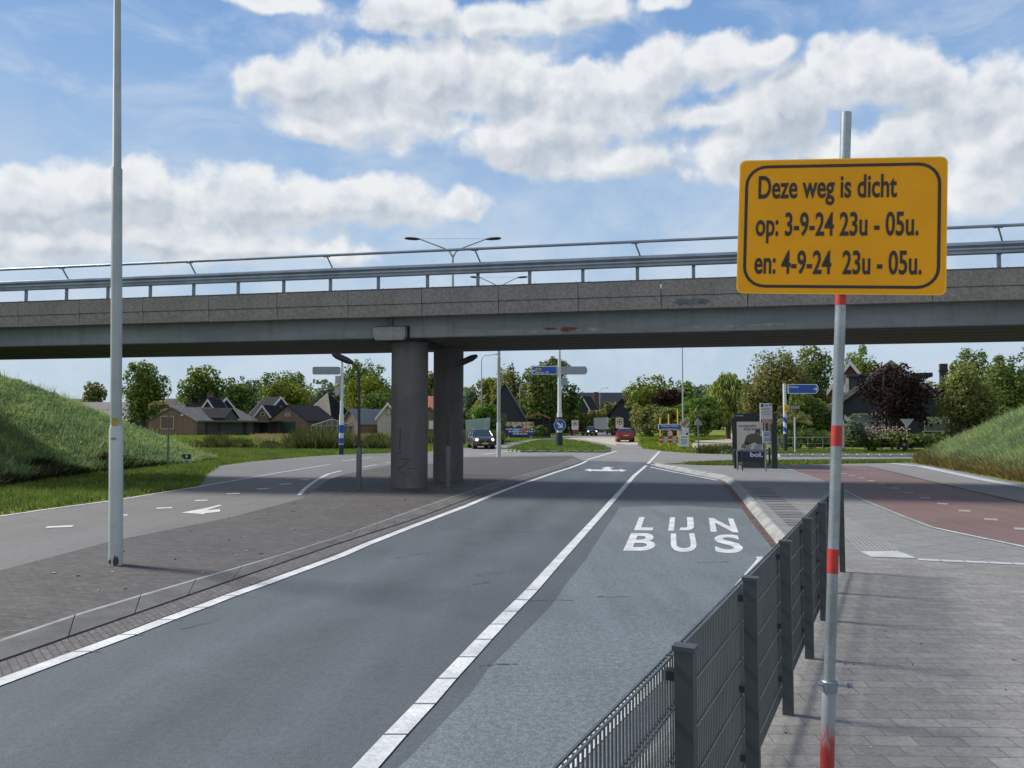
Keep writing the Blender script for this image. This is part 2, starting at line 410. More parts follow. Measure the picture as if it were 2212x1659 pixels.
def text(mb, s, o, ex, ey, wd, cap, bold=0.0, mi=0, off=0.002):
    """writing; lower left corner at o, fitted to width wd and capital height cap"""
    v, f = textgeo(s, bold)
    x0, x1 = v[:, 0].min(), v[:, 0].max(); sx = wd / (x1 - x0); sy = cap / 0.73
    o, ex, ey = Vector(o), Vector(ex), Vector(ey); nn = ex.cross(ey).normalized() * off
    mb.add([o + nn + ex * float((p[0] - x0) * sx) + ey * float(p[1] * sy) for p in v], f, mi)
    return mb
PX, PZ = Vector((1, 0, 0)), Vector((0, 0, 1))

# ---------------------------------------------------------------- ground, roads, pavements
def bankL(x, y):
    fx = -17.2 + 0.35 * math.sin(y * 0.35)
    d = min(fx - x, ((-14.5 - x) * 0.53 + (43.0 - y) * 0.85) , (y - 12 + (-16 - x) * 0.5) * 0.9)
    return d
def bankR(x, y):
    fx = 18.4 + (y - 27.7) * 0.215
    d = min((x - fx) * 0.978, (x - 21.4) * 0.86 + (41.0 - y) * 0.5 if y > 38 else 99, (y - 14 + (x - 18) * 0.5) * 0.9)
    return d
def bz(d, top=7.3, sl=0.495):
    if d <= 0: return -0.05 + max(d, -1) * 0.05
    z = sl * d
    if d < 1.2: z = sl * d * (0.45 + 0.55 * d / 1.2)
    k = 1.2
    return top - math.log(1 + math.exp((top - z) / k * 1.0)) * k if z > top - 3 else z
def mk_bank(name, fn, x0, x1, y0, y1, step, m):
    mb = MB(); nx, ny = int((x1 - x0) / step) + 1, int((y1 - y0) / step) + 1
    vs = []
    for j in range(ny):
        for i in range(nx):
            x, y = x0 + i * step, y0 + j * step
            d = fn(x, y); z = bz(d)
            if d > 0: z += 0.06 * math.sin(x * 1.7 + y) * math.sin(y * 1.3 - x * .6) * min(1, d)
            vs.append((x, y, z))
    fs = [(j * nx + i, j * nx + i + 1, (j + 1) * nx + i + 1, (j + 1) * nx + i) for j in range(ny - 1) for i in range(nx - 1)
          if max(vs[j * nx + i][2], vs[j * nx + i + 1][2], vs[(j + 1) * nx + i][2], vs[(j + 1) * nx + i + 1][2]) > -0.06]
    mb.add(vs, fs)
    return mb.build(name, m, smooth=False, kind='structure')
gm = MB(); gm.flat([(-900, -60), (900, -60), (900, 1600), (-900, 1600)], -0.03)
ground = gm.build('ground', M_GROUND, kind='structure')
mk_bank('embankment', bankL, -62, -14, 10, 62, 0.6, M_BANK)
mk_bank('embankment', bankR, 15, 62, 12, 60, 0.6, M_BANKR)

def GP(l, z=0.0): return [G(x, y, z) for x, y in l]
# carriageway: one sheet that carries main road, junction and the far road
LEDGE = [(0, 1475), (177, 1409), (276, 1372.6), (360, 1340), (431, 1313.6), (497, 1288), (567.5, 1263), (663, 1228), (734, 1202), (794, 1176),
         (878, 1143), (940, 1119), (1003.6, 1095), (1065.6, 1069), (1127.6, 1045.4), (1165, 1033), (1200, 1020.6), (1230.5, 1011.4), (1255, 1002), (1268, 996)]
main = [(-9, -12), (-9, 0), (-9, 5)] + GP([(-60, 1440), (0, 1420), (300, 1320), (630, 1206), (878, 1124), (1030, 1070), (1130, 1038), (1262, 995)])
main += GP([(1407, 999), (1420, 1004), (1500, 1010), (1600, 1020), (1700, 1150), (1760, 1210)]) + [(6, 12), (1.2, 5), (-1.3, 0), (-7, -12)]
mr = MB(); mr.flat(main, 0.0)
road = mr.build('road', M_ROAD, kind='structure')
def markpart(name, mb, m, z=None): return mb.build(name, m, road)
bay = MB(); bay.flat(GP([(878, 1644), (952, 1567), (1020, 1496), (1053, 1447), (1108, 1393), (1190, 1311), (1229, 1254), (1264, 1211), (1302, 1151), (1321, 1124), (1338, 1096), (1470, 1092), (1640, 1102), (1700, 1160), (1660, 1230)]) + [(4.2, 12), (1.0, 5), (-1.3, 0), (-2.5, 0), (-1.1, 4)], 0.004)
markpart('bay_surface', bay, M_BAY)
gut = MB(); gp1 = GP([(0, 1430), (302, 1323), (492, 1259), (631, 1210), (754, 1167), (878, 1127), (1031, 1070), (1131, 1038), (1250, 997)]); gp2 = GP([(1245, 1004), (1165, 1030), (1066, 1064), (940, 1112), (794, 1168), (663, 1220), (497, 1280), (360, 1331), (177, 1400), (0, 1466)])
gut.flat(gp1 + gp2, 0.004); markpart('gutter_bricks', gut, M_GUT)
el_ = MB(); pts = GP(LEDGE)
p0 = pts[0] + (pts[0] - pts[1]).normalized() * 5
el_.strip([p0] + pts, 0.17, 0.009); el_.strip(GP([(1267, 994), (1331, 975)]), 0.2, 0.009)
markpart('edge_line', el_, M_WHITE)
CL = [(791, 1659), (854, 1589), (917, 1522.6), (966, 1467.5), (1009.6, 1421), (1044.5, 1383), (1076, 1350), (1103, 1322), (1128, 1297), (1149, 1275.5), (1212, 1205), (1286, 1123.5), (1334, 1069), (1370, 1028), (1396, 1006)]
cp_ = GP(CL); cl = MB()
cl.strip([cp_[0] + (cp_[0] - cp_[1]) * 3] + cp_, [0.16] * len(cp_) + [0.13], 0.009); cl.strip(GP([(1400, 1002), (1412, 989), (1425, 975)]), 0.16, 0.009)
markpart('centre_line', cl, M_WHITE)
jn = MB()
for (x, y) in CL[1:10]:
    a, b = G(x, y), None
    jn.box((a.x, a.y, 0.0105), (0.165, 0.020, 0.002))
for (x, y) in [(177, 1409), (275, 1372.6), (360, 1340), (431, 1313.6), (497, 1288), (567, 1263)]:
    a = G(x, y); jn.box((a.x, a.y, 0.0105), (0.34, 0.012, 0.002), 0.0)
markpart('paint_joint', jn, M_CRACK)
bl = MB(); bl.strip(GP([(1404, 1009), (1460, 1021), (1520, 1032), (1549, 1038)]), 0.14, 0.009)
bp_ = GP([(1226, 1652), (1341, 1540), (1464, 1424), (1567, 1305), (1646, 1208)]); bl.strip([bp_[0] + (bp_[0] - bp_[1]) * 2.5] + bp_, 0.13, 0.009)
bl.flat(GP([(1632, 1204), (1646, 1203), (1658, 1212), (1640, 1214)]), 0.0085)
markpart('bay_line', bl, M_WHITE)
cm_ = MB(); rr = random.Random(5)
for (x, y, L_, a_) in ((1190, 1298, .55, .05), (1030, 1262, .4, .7), (1062, 1240, .5, .6), (1075, 1437, .35, .1), (1325, 1290, .4, .0), (430, 1350, .5, 1.0), (890, 1200, .8, .9), (1120, 1150, .6, .2), (1540, 1215, .5, .1)):
    c = G(x, y); n_ = 7; pl = [(c.x + L_ * (i / n_ - .5) * math.cos(a_), c.y + L_ * (i / n_ - .5) * math.sin(a_) + rr.uniform(-.02, .02)) for i in range(n_ + 1)]
    cm_.strip(pl, [rr.uniform(.004, .022) for _ in pl], 0.0085)
markpart('cracks', cm_, mat('crack filler', (0.045, 0.048, 0.05), .8))
# lettering on the road
lt = MB()
def ground_text(s, bl_, br_, tl, bold):
    if s == 'J':
        o = G(*bl_); ex = G(*br_) - o; ey = G(*tl) - o
        out = [(1, 1), (.52, 1), (.52, .34), (.50, .25), (.42, .19), (.30, .18), (.05, .19), (-.05, .03), (.15, -.01), (.45, .0), (.70, .03), (.88, .11), (.98, .24)]
        lt.add([(o.x + ex.x * a + ey.x * b, o.y + ex.y * a + ey.y * b, 0.009) for a, b in out], [tuple(range(len(out)))]); return
    o = G(*bl_); ex = G(*br_) - o; ey = G(*tl) - o
    v, f = textgeo(s, bold); x0, x1 = v[:, 0].min(), v[:, 0].max(); y1 = 0.73
    lt.add([(o.x + ex.x * (p[0] - x0) / (x1 - x0) + ey.x * p[1] / y1, o.y + ex.y * (p[0] - x0) / (x1 - x0) + ey.y * p[1] / y1, 0.009) for p in v], f)
for ch, a, b, c in (('L', (1370, 1145), (1410, 1145.5), (1381, 1117)), ('I', (1443.5, 1146), (1456, 1146), (1447.5, 1117.5)), ('J', (1469, 1146), (1501, 1146), (1469, 1118)), ('N', (1535, 1148), (1595, 1149.5), (1531, 1119)),
                    ('B', (1346.6, 1189), (1413, 1190), (1364, 1151)), ('U', (1449, 1192), (1508, 1191), (1449, 1152.5)), ('S', (1545, 1194), (1608, 1193.5), (1542, 1155))):
    ground_text(ch, a, b, c, 0.030 if ch in 'LIJN' else 0.022)
markpart('bus_lane_lettering', lt, M_WHITE)
ar = MB()
ar.flat(GP([(1262, 1016), (1275, 1012.5), (1276, 1014.6), (1300, 1014.8), (1296, 1018.2), (1278, 1017.3), (1277, 1019)]), 0.009)
ar.flat(GP([(1299, 1014.8), (1306, 1011), (1296, 1011.2), (1313, 1008.5), (1327, 1011), (1316, 1011.5), (1322, 1014.6), (1328, 1018.4), (1296, 1018.2)]), 0.0095)
ar.flat(GP([(1322, 1015), (1340, 1015.4), (1338, 1013.2), (1354, 1016.8), (1339, 1020), (1341, 1017.8), (1328, 1018.3)]), 0.0085)
markpart('turn_arrow', ar, M_WHITE)

# left road, junction and far roads
FAR = MB()
lpoly = [(-60, 12), (-30, 18)] + GP([(-300, 1160), (0, 1113), (120, 1096), (240, 1080), (340, 1065), (428, 1050), (440, 1035), (452, 1022), (477, 1006), (544, 997), (658, 987), (735, 982), (842, 979), (925, 976), (1002, 968), (1069, 959), (1161, 948), (1258, 937.5), (1290, 931.5), (1330, 927.2)])
lpoly += GP([(1420, 927.5), (1345, 936), (1344, 943), (1372, 953), (1380, 962), (1390, 969), (1440, 975), (1500, 979), (1588, 982), (1800, 983), (1960, 984), (2400, 984), (2800, 985), (2800, 996), (2400, 994), (1960, 993), (1800, 994), (1590, 996), (1480, 999.5), (1420, 1003), (1407, 999), (1262, 996.5)])
lpoly += GP([(1236, 990), (1002, 994), (935, 1010), (845, 1016), (765, 1032), (725, 1046), (670, 1086), (510, 1130), (250, 1182), (10, 1245), (-190, 1310)]) + [(-8.9, 5), (-9, -12), (-60, -12)]
FAR.flat(lpoly, -0.006)
far_road = FAR.build('side_road', M_LROAD, kind='structure')
fj = MB()
fj.flat(GP([(1002, 987), (1002, 969), (1069, 959.6), (1161, 948.4), (1258, 938), (1290, 932), (1330, 927.6), (1419, 928), (1343, 936), (1342, 943), (1370, 953), (1378, 962), (1390, 969.6), (1440, 975.5), (1500, 979.5), (1588, 982.5), (1960, 984.4), (2400, 984.4), (2400, 993.5), (1960, 992.6), (1590, 995.5), (1480, 999), (1420, 1002.5), (1407, 998.6), (1262, 996), (1236, 983.5)]), -0.002)
fj.build('junction_surface', M_FROAD, far_road)
sd = MB()
sd.flat(GP([(1199, 951.5), (1240, 948.5), (1262, 950), (1330, 962), (1332, 958), (1360, 961), (1384, 960), (1378, 955), (1366, 951), (1335, 945), (1280, 945), (1230, 947)]), 0.0022)
sd.build('pale_surface', M_SAND, far_road)
ll = MB()
def gs(l, wd, z=0.003): ll.strip(GP(l), wd, z)
gs([(-200, 1141), (0, 1115), (120, 1097.5), (240, 1082), (294, 1073), (430, 1051), (500, 1039), (590, 1023), (658, 1012), (713, 1003)], 0.12)
gs([(740, 995.5), (802, 988.5)], 0.14); gs([(1045, 981.5), (1110, 973.5)], 0.2)
gs([(646, 1070), (656, 1058), (682, 1038), (709, 1024), (737, 1017)], 0.13); gs([(784, 1009), (815, 1003.5)], 0.12)
for a in ((100, 1139, 158, 1136.5), (255, 1113.6, 276, 1112.6), (338, 1098, 372, 1096.6), (421, 1081.6, 448, 1080.4), (490, 1067, 518, 1065.8), (555, 1056.6, 581, 1055), (604, 1046.5, 629, 1045), (648, 1037, 668, 1036), (-60, 1166, -5, 1160), (835, 1000, 850, 999.3)):
    gs([(a[0], a[1]), (a[2], a[3])], 0.27)
ll.flat(GP([(392, 1107.5), (415, 1103), (452, 1096), (474, 1090.4), (480, 1092), (446, 1102), (476, 1100), (475, 1105.5), (444, 1108.6), (440, 1111), (420, 1109.4)]), 0.003)
ll.build('lane_marking', M_WHITE, far_road)
# splitter island with grass
isl = MB(); IP = GP([(1093, 973.6), (1110, 966), (1145, 957), (1170, 952.5), (1225, 951.4), (1262, 957), (1300, 965), (1317, 974), (1300, 977.5), (1213, 976.6), (1126, 976.8)])
isl.slab(IP, -0.03, 0.10); isl.build('traffic_island', M_BANK, kind='structure')
rim = MB()
rp_ = GP([(1093, 974), (1128, 977.2), (1213, 977.2), (1300, 978), (1318, 974.5)])
for k in range(len(rp_) - 1):
    a, b = rp_[k], rp_[k + 1]; n_ = max(1, int((b - a).length / 0.7))
    for i in range(n_):
        p = a.lerp(b, (i + .5) / n_); rim.box((p.x, p.y, 0.05), ((b - a).length / n_ * .55, 0.22, 0.16), math.atan2(b.y - a.y, b.x - a.x), mi=i % 2)
rim.build('kerb', [M_KERBL, M_BRIM], kind='structure')

# brick median
MZ = 0.06
md = MB()
MR = [(-60, 1403), (0, 1383), (194, 1317.5), (421, 1252), (575, 1208), (734, 1159), (878, 1107), (912, 1095), (1031, 1055), (1090, 1037), (1160, 1018), (1207, 1004), (1240, 990)]
MLf = [(1228, 985.5), (1002, 988), (935, 1001), (845, 1004), (745, 1024), (710, 1036), (655, 1076), (500, 1117), (240, 1169), (0, 1232), (-200, 1292)]
mpoly = GP(MR, MZ) + GP(MLf, MZ) + [(-9.2, 5), (-9.2, -8), (-4.5, -8)]
mpoly = [(p[0], p[1]) for p in mpoly]
md.slab(mpoly, -0.05, MZ)
md.build('median', M_BRICK, kind='structure')
def kerbrun(name, top, bot, zt, zb, rimw, seg, mats):
    """sloping kerb: pale top edge, sloping face cut into stones"""
    mb = MB(); t = [Vector(p) for p in top]; b = [Vector(p) for p in bot]
    def res(l):
        L = [0]
        for i in range(len(l) - 1): L.append(L[-1] + (l[i + 1] - l[i]).length)
        return L
    Lt, Lb = res(t), res(b)
    def at(l, L, s):
        s = s * L[-1]
        for i in range(len(L) - 1):
            if s <= L[i + 1] + 1e-6: return l[i].lerp(l[i + 1], (s - L[i]) / max(1e-6, L[i + 1] - L[i]))
        return l[-1]
    n_ = int(Lt[-1] / seg)
    for i in range(n_):
        s0, s1 = (i + 0.008) / n_, (i + 0.992) / n_
        q = [at(t, Lt, s0), at(t, Lt, s1)]; r = [at(b, Lb, s0), at(b, Lb, s1)]
        A = []
        for p, qq in zip(q, r):
            d = (qq - p); d.z = 0; d.normalize()
            A.append((Vector((p.x, p.y, zt + .005)) - d * 0.02, Vector((p.x, p.y, zt + .005)) + d * rimw, Vector((qq.x, qq.y, zb + 0.02)), Vector((qq.x, qq.y, -0.04)), Vector((p.x, p.y, -0.04)) - d * 0.02))
        vs = list(A[0]) + list(A[1])
        mb.add(vs, [(0, 1, 6, 5)], 0); mb.add(vs, [(1, 2, 7, 6), (2, 3, 8, 7), (0, 5, 9, 4), (0, 4, 3, 2, 1), (5, 6, 7, 8, 9)], 1)
    return mb.build(name, mats, kind='structure')
kt = GP(MR[1:], MZ); kb = GP([(0, 1430), (190, 1363), (420, 1283), (575, 1229), (734, 1174), (878, 1128), (915, 1115), (1035, 1069), (1095, 1050), (1165, 1028), (1212, 1012), (1262, 996.5)])
kt = [kt[0] + (kt[0] - kt[1]).normalized() * 4] + kt; kb = [kb[0] + (kb[0] - kb[1]).normalized() * 4] + kb
kerbrun('kerb', kt, kb, MZ, 0, 0.09, 1.0, [M_BRIM, M_KERB])
lk = MB(); lk.strip(GP([(1240, 990), (1228, 985.5), (1002, 988)], 0), 0.15, MZ + 0.004); lk.build('kerb', M_KERB, kind='structure')

# right side: raised pavement slab, tiles, cycle path, footpath
SZ = 0.12
KR = [(1439, 1003.5), (1466, 1008), (1520, 1018), (1575, 1028), (1590, 1036), (1614, 1063), (1650, 1105), (1698, 1157)]
sp = GP(KR, SZ)
swl = sp + [Vector((0.95 + .475 * 7.0, 12.0, 0)), Vector((1.0, 5.0, 0)), Vector((-1.35, 0, 0)), Vector((-6.6, -11, 0))]
sw = MB(); spoly = [(p.x, p.y) for p in swl] + [(40, -11), (40, 20)] + [tuple(G(x, y, SZ)[:2]) for x, y in ((2500, 1090), (2212, 1046), (2070, 1018), (1963, 999.5), (1700, 1004), (1600, 1006), (1500, 1004.5))]
sw.slab(spoly, -0.05, SZ)
sidewalk = sw.build('sidewalk', M_TILE, kind='structure')
pv = MB()
pvp = [swl[8], swl[9], swl[10], swl[11]] + [(14, -11), (14, 2)] + [G(2500, 1224, SZ), G(2212, 1220, SZ), G(1981, 1212, SZ), G(1830, 1204, SZ), G(1745, 1200, SZ)]
pv.flat([(p[0], p[1]) for p in pvp], SZ + 0.004)
pv.build('pavers', M_PAVE, sidewalk)
cyc = MB()
CLF = [(1697, 1006.2), (1718, 1018.5), (1785, 1041.5), (1868, 1081.5), (1948, 1114.5), (2014, 1139.5), (2060, 1149.5), (2212, 1181.5), (2500, 1243)]
CRT = [(2500, 1140), (2212, 1086), (2081, 1057), (1948, 1025), (1871, 1007), (1800, 1005)]
cyc.flat([(p.x, p.y) for p in GP(CLF, SZ) + GP(CRT, SZ)], SZ + 0.006)
cycle = cyc.build('cycle_path', M_RED, kind='structure')
cb = MB(); cb.strip(GP([(1688, 1006), (1718, 1019), (1785, 1042), (1868, 1082), (1948, 1115), (2014, 1140)], SZ), 0.11, SZ + 0.012)
cb.build('edge_band', M_BRIM, cycle)
cb = MB(); cb.strip(GP([(2014, 1140), (2060, 1150), (2212, 1182), (2500, 1244)], SZ), 0.10, SZ + 0.012); cb.build('edge_line', M_WWORN, cycle)
ds = MB()
for a in [(690, 140), (760, 158), (838, 178), (918, 203), (1015, 231), (1120, 264), (1240, 303), (1380, 348), (1525, 398), (1710, 457), (1935, 530), (2190, 610), (525, 88), (610, 112)]:
    x, y = 1645.8 + a[0] * .2559, 987.5 + a[1] * .2559
    k = 1661 * 2.08 / (y - 910); w_ = 0.30
    p = G(x, y, SZ); ds.box((p.x, p.y, SZ + 0.0125), (0.24, 0.36, 0.001), -0.5)
ds.build('lane_dash', mat('faded paint', (0.30, 0.28, 0.27), .7, var=.25, vs=5), cycle)
fp = MB()
fp.flat([(p.x, p.y) for p in GP([(1871, 1006.4), (1948, 1024), (2081, 1056), (2212, 1085), (2500, 1140), (2500, 1112), (2212, 1062), (2060, 1036), (1990, 1016), (1921, 1002)], SZ)], SZ + 0.008)
footpath = fp.build('footpath', M_FROAD, kind='structure')
fb = MB(); fb.strip(GP([(1925, 1001.5), (1990, 1008), (2060, 1023), (2130, 1038), (2212, 1053), (2500, 1103)], SZ), 0.45, SZ + 0.014)
fb.build('concrete_band', M_TACW, footpath)
fb = MB(); fb.strip(GP([(1871, 1007), (1948, 1025), (2081, 1057), (2212, 1087), (2500, 1142)], SZ), [0.08, 0.10, 0.14, 0.16, 0.16], SZ + 0.010)
fb.build('seam', mat('mossy seam', (0.07, 0.062, 0.05), 0.95, var=0.4, vs=6), footpath)
# pavement details: tactile tiles, guide ribs, white stones, platform stripes
def rg5(x, y): return G(1645.8 + x * .2559, 987.5 + y * .2559, SZ)
tac = MB(); a, b, c, d = rg5(830, 798), rg5(1150, 795), rg5(1310, 857), rg5(930, 845)
for i in range(14):
    for j in range(7):
        u, v = (i + .5) / 14, (j + .5) / 7
        p = a.lerp(b, u).lerp(d.lerp(c, u), v); tac.cyl((p.x, p.y, SZ + .004), (p.x, p.y, SZ + .012), 0.028, 0.018, 8)
tac.flat([a, b, c, d], SZ + 0.0085); tac.build('blister_tiles', M_TACW, sidewalk)
rib = MB()
aa, bb = [rg5(765, 722), rg5(1040, 712)], [rg5(838, 797), rg5(1150, 795)]
cc = [rg5(560, 505), rg5(690, 500)]
for i in range(9):
    u = i / 8
    rib.strip([cc[0].lerp(cc[1], u), aa[0].lerp(aa[1], u), bb[0].lerp(bb[1], u)], 0.035, SZ + 0.012)
rib.build('guide_ribs', M_TAC, sidewalk)
ws = MB()
e0, e1 = rg5(1312, 868), rg5(2330, 912)
n_ = 5
for i in range(n_):
    p, q = e0.lerp(e1, (i + .03) / n_), e0.lerp(e1, (i + .97) / n_); ws.strip([p, q], 0.16, SZ + 0.010)
ws.build('white_stones', M_TACW, sidewalk)
st = MB()
for i in range(26):
    t = i / 26.0
    a = G(1600 + 86 * t, 1052 + 92 * t, SZ); wd = 0.42
    st.box((a.x + 0.55, a.y + .05, SZ + 0.006), (0.62, 0.075, 0.006), 0.0, mi=0 if i % 5 else 1)
st.build('platform_stripes', [mat('dark stripe', (0.10, 0.105, 0.11), 0.8), M_TAC], sidewalk)
wm = MB()
for (x0, y0, x1, y1) in ((1640, 1034, 1676, 1033.5), (1716, 1087.5, 1768, 1088.5)):
    wm.strip(GP([(x0, y0), (x1, y1)], SZ), 0.22, SZ + 0.008)
wm.build('white_marking', M_TAC, sidewalk)
# tile seams
# platform kerb (rounded pale) and the kerb by the fence
ktop = GP(KR, SZ + .02)
kbt = GP([(1406, 1004), (1440, 1013), (1493, 1024), (1564, 1038), (1575, 1047), (1598, 1076), (1635, 1122), (1684, 1184)], 0)
ktop[0] = G(1420, 1003.5, 0.08)
kerbrun('kerb', ktop, kbt, SZ + .02, 0.0, 0.10, 0.9, [M_KERBL, M_KERBL])
k2t = [G(1698, 1157, SZ), Vector((0.95 + .475 * 7.0, 12.0, 0)), Vector((1.0, 5.0, 0)), Vector((-1.35, 0, 0))]
k2b = [G(1684, 1184, 0), Vector((4.12, 12.1, 0)), Vector((0.84, 5.1, 0)), Vector((-1.51, 0.1, 0))]
kerbrun('kerb', k2t, k2b, SZ, 0.0, 0.1, 1.0, [M_KERBL, M_KERBL])
rs = MB(); rs.flat(GP([(1562, 1040), (1575, 1048), (1600, 1080), (1640, 1130), (1682, 1180), (1670, 1187), (1631, 1138), (1593, 1086), (1560, 1044)]), 0.006)
rs.build('gutter_strip', M_REDST, road)
# far kerbs, verge strips
fk = MB()
for i in range(26):
    a, b = G(1682 + i * 24, 986.4 + .02 * i), G(1704 + i * 24, 986.4 + .02 * i)
    fk.box(((a.x + b.x) / 2, a.y, 0.07), ((b.x - a.x) * .97, 0.3, 0.2), 0)
fk.build('kerb', M_TACW, kind='structure')

# ---------------------------------------------------------------- bridge
BA = math.atan(-0.195)
bridge = thing('bridge', 'concrete road bridge crossing over the road with steel guard rail and two round pillars', 'bridge', (0, 23.6, 0), BA)
def concrete(name, c, var, sc=(0.25, 0.25, 1.2), fine=0.2, ffs=30, rough=0.85):
    m = bpy.data.materials.new(name); m.use_nodes = True
    t = NT(m.node_tree); p = m.node_tree.nodes['Principled BSDF']
    oc = t.n('ShaderNodeTexCoord').outputs['Object']
    a = t.ss(t.noise(t.vmath('MULTIPLY', oc, sc), 1.0, 6, 0.65, 0.4), 0.3, 0.7)
    b = t.ss(t.noise(t.vmath('MULTIPLY', oc, (3, 3, 0.35)), 1.0, 5, 0.7), 0.45, 0.8)
    col = t.mixc(a, tuple(v * (1 - var) for v in c), tuple(v * (1 + var) for v in c))
    col = t.mixc(t.math('MULTIPLY', b, 0.55), col, tuple(v * 0.58 for v in c))
    f_ = t.ss(t.noise(oc, ffs, 3, 0.7), 0.4, 0.6)
    col = t.mixc(f_, t.mixc(1.0, col, (1 - fine,) * 3, 'MULTIPLY'), t.mixc(1.0, col, (1 + fine,) * 3, 'MULTIPLY'))
    t.l(col, p.inputs['Base Color']); p.inputs['Roughness'].default_value = rough
    bn = t.n('ShaderNodeBump'); bn.inputs['Strength'].default_value = 0.4; bn.inputs['Distance'].default_value = 0.01
    t.l(t.noise(oc, ffs, 4, 0.7), bn.inputs['Height']); t.l(bn.outputs[0], p.inputs['Normal'])
    return m
M_GIRD = concrete('girder concrete', (0.195, 0.222, 0.238), 0.18, fine=0.06)
M_FASC = concrete('exposed aggregate concrete', (0.250, 0.232, 0.212), 0.12, fine=0.17, ffs=13)
M_PIL = concrete('pillar concrete', (0.125, 0.125, 0.125), 0.22, sc=(0.6, 0.6, 0.5), fine=0.07)
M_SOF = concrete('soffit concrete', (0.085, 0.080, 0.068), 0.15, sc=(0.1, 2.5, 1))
M_GALV = mat('galvanised steel', (0.27, 0.31, 0.36), 0.42, 0.75, var=0.14, vs=1.5, fine=0.06)
M_GALD = mat('weathered galvanised steel', (0.17, 0.20, 0.23), 0.5, 0.6, var=0.18, vs=2, fine=0.06)
L0, L1 = -36.0, 34.0
gb = MB(); prof = [(0.0, 5.6), (0.0, 4.86), (0.03, 4.83), (4.9, 4.83), (4.93, 4.86), (4.93, 5.6)]
gb.extr(prof, (L0, 0, 0), (0, 1, 0), (0, 0, 1), L1 - L0, 0)
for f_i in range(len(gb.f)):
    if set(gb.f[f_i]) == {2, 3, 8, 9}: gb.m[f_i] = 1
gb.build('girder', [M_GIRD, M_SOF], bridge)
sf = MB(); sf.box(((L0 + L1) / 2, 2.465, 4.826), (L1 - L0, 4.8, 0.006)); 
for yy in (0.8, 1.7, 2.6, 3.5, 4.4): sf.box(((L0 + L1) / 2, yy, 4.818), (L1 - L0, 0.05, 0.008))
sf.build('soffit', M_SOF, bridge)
dk = MB(); dk.box(((L0 + L1) / 2, 2.95, 5.87), (L1 - L0, 6.3, 0.50)); dk.build('deck', M_SOF, bridge)
n_pan = 0
k = -14
pm = None
def panel_mesh():
    mb = MB(); wdt = 2.41
    mb.box((wdt / 2 + .01, -0.33, 6.08), (wdt, 0.26, 0.44)); mb.box((wdt / 2 + .01, -0.315, 5.66), (wdt, 0.23, 0.375))
    return mb
pmm = panel_mesh().mesh('parapet_panel', M_FASC)
rl = random.Random(3)
for k in range(-14, 14):
    o = bpy.data.objects.new('parapet_panel', pmm); COL.objects.link(o); o.parent = bridge; o.location = (-.34 + 2.43 * k, rl.uniform(-.006, .006), rl.uniform(-.006, .006))
cap = MB(); cap.box(((L0 + L1) / 2, -0.16, 6.325), (L1 - L0, 0.56, 0.05)); cap.build('coping', M_KERB, bridge)
# guard rail beam: W profile
gr = MB(); wp = [(-0.02, 6.80), (-0.075, 6.83), (-0.085, 6.89), (-0.015, 6.955), (-0.015, 7.00), (-0.085, 7.065), (-0.075, 7.13), (-0.02, 7.16)]
back = [(y + 0.006, z) for y, z in reversed(wp)]
gr.extr([(y - 0.0, z) for y, z in wp] + back, (L0, 0, 0), (0, 1, 0), (0, 0, 1), L1 - L0, 0)
gr.build('guard_rail', M_GALV, bridge)
gr = MB(); gr.tube([(L0, -0.12, 7.56), (L1, -0.12, 7.56)], 0.045, 10); hr = gr.build('handrail', M_GALV, bridge, smooth=True)
pmb = MB(); pmb.box((0, 0.06, 6.72), (0.10, 0.05, 0.80)); pmb.box((0, 0.03, 6.36), (0.34, 0.24, 0.02)); pmb.box((0.05, 0.0, 6.84), (0.02, 0.1, 0.1))
for sx in (-.25, -.19, .19, .25):
    pmb.cyl((sx, 0.0, 6.36), (sx, 0.0, 6.44 if abs(sx) < .2 else 6.40), 0.018, n=6)
pme = pmb.mesh('rail_post', M_GALD)
smb = MB(); smb.cyl((0.10, 0.03, 7.12), (-0.06, -0.12, 7.54), 0.025, n=8); smb.box((-.06, -.12, 7.51), (.22, .06, .02)); sme = smb.mesh('handrail_strut', M_GALD)
for k in range(-21, 20):
    x = 0.545 + 1.642 * k
    o = bpy.data.objects.new('rail_post', pme); COL.objects.link(o); o.parent = bridge; o.location = (x, 0, 0)
    if (k + 1) % 3 == 0:
        o = bpy.data.objects.new('handrail_strut', sme); COL.objects.link(o); o.parent = bridge; o.location = (x, 0, 0)
def tobridge(p):
    q = Matrix.Rotation(-BA, 3, 'Z') @ (Vector(p) - Vector((0, 23.6, 0))); return q
for (px, py, r) in ((-3.36, 25.25, .60), (-2.31, 27.95, .545)):
    q = tobridge((px, py, 0)); mb = MB(); mb.cyl((0, 0, 0.0), (0, 0, 4.84), r, n=48)
    for zz in (1.9, 3.5): mb.cyl((0, 0, zz), (0, 0, zz + .012), r + .002, n=48)
    o = mb.build('pillar', M_PIL, bridge, smooth=True); o.location = q
    if py < 26:
        gfm = mat('black spray paint', (0.02, 0.02, 0.025), 0.6); gf = MB()
        def onp(x, z):
            a = (x) / r; return Vector((math.sin(a) * (r + .005), -math.cos(a) * (r + .005), z))
        th0 = math.atan2(px, py)
        for line in ([(-.30, .98), (-.10, 1.0), (.02, .97), (-.22, .76), (-.33, .68), (-.30, .60), (-.2, .55), (.08, .52)], [(.02, .69), (.25, .69)], [(-.38, 1.9), (-.28, 1.95), (-.3, 1.3), (-.26, 1.2), (-.4, 1.15)]):
            gf.tube([onp(x - .02, z) for x, z in line], 0.009, 5)
        g_ = gf.build('graffiti', gfm, o); g_.rotation_euler = (0, 0, -th0 - BA)
q0 = tobridge((-3.86, 24.2, 0))
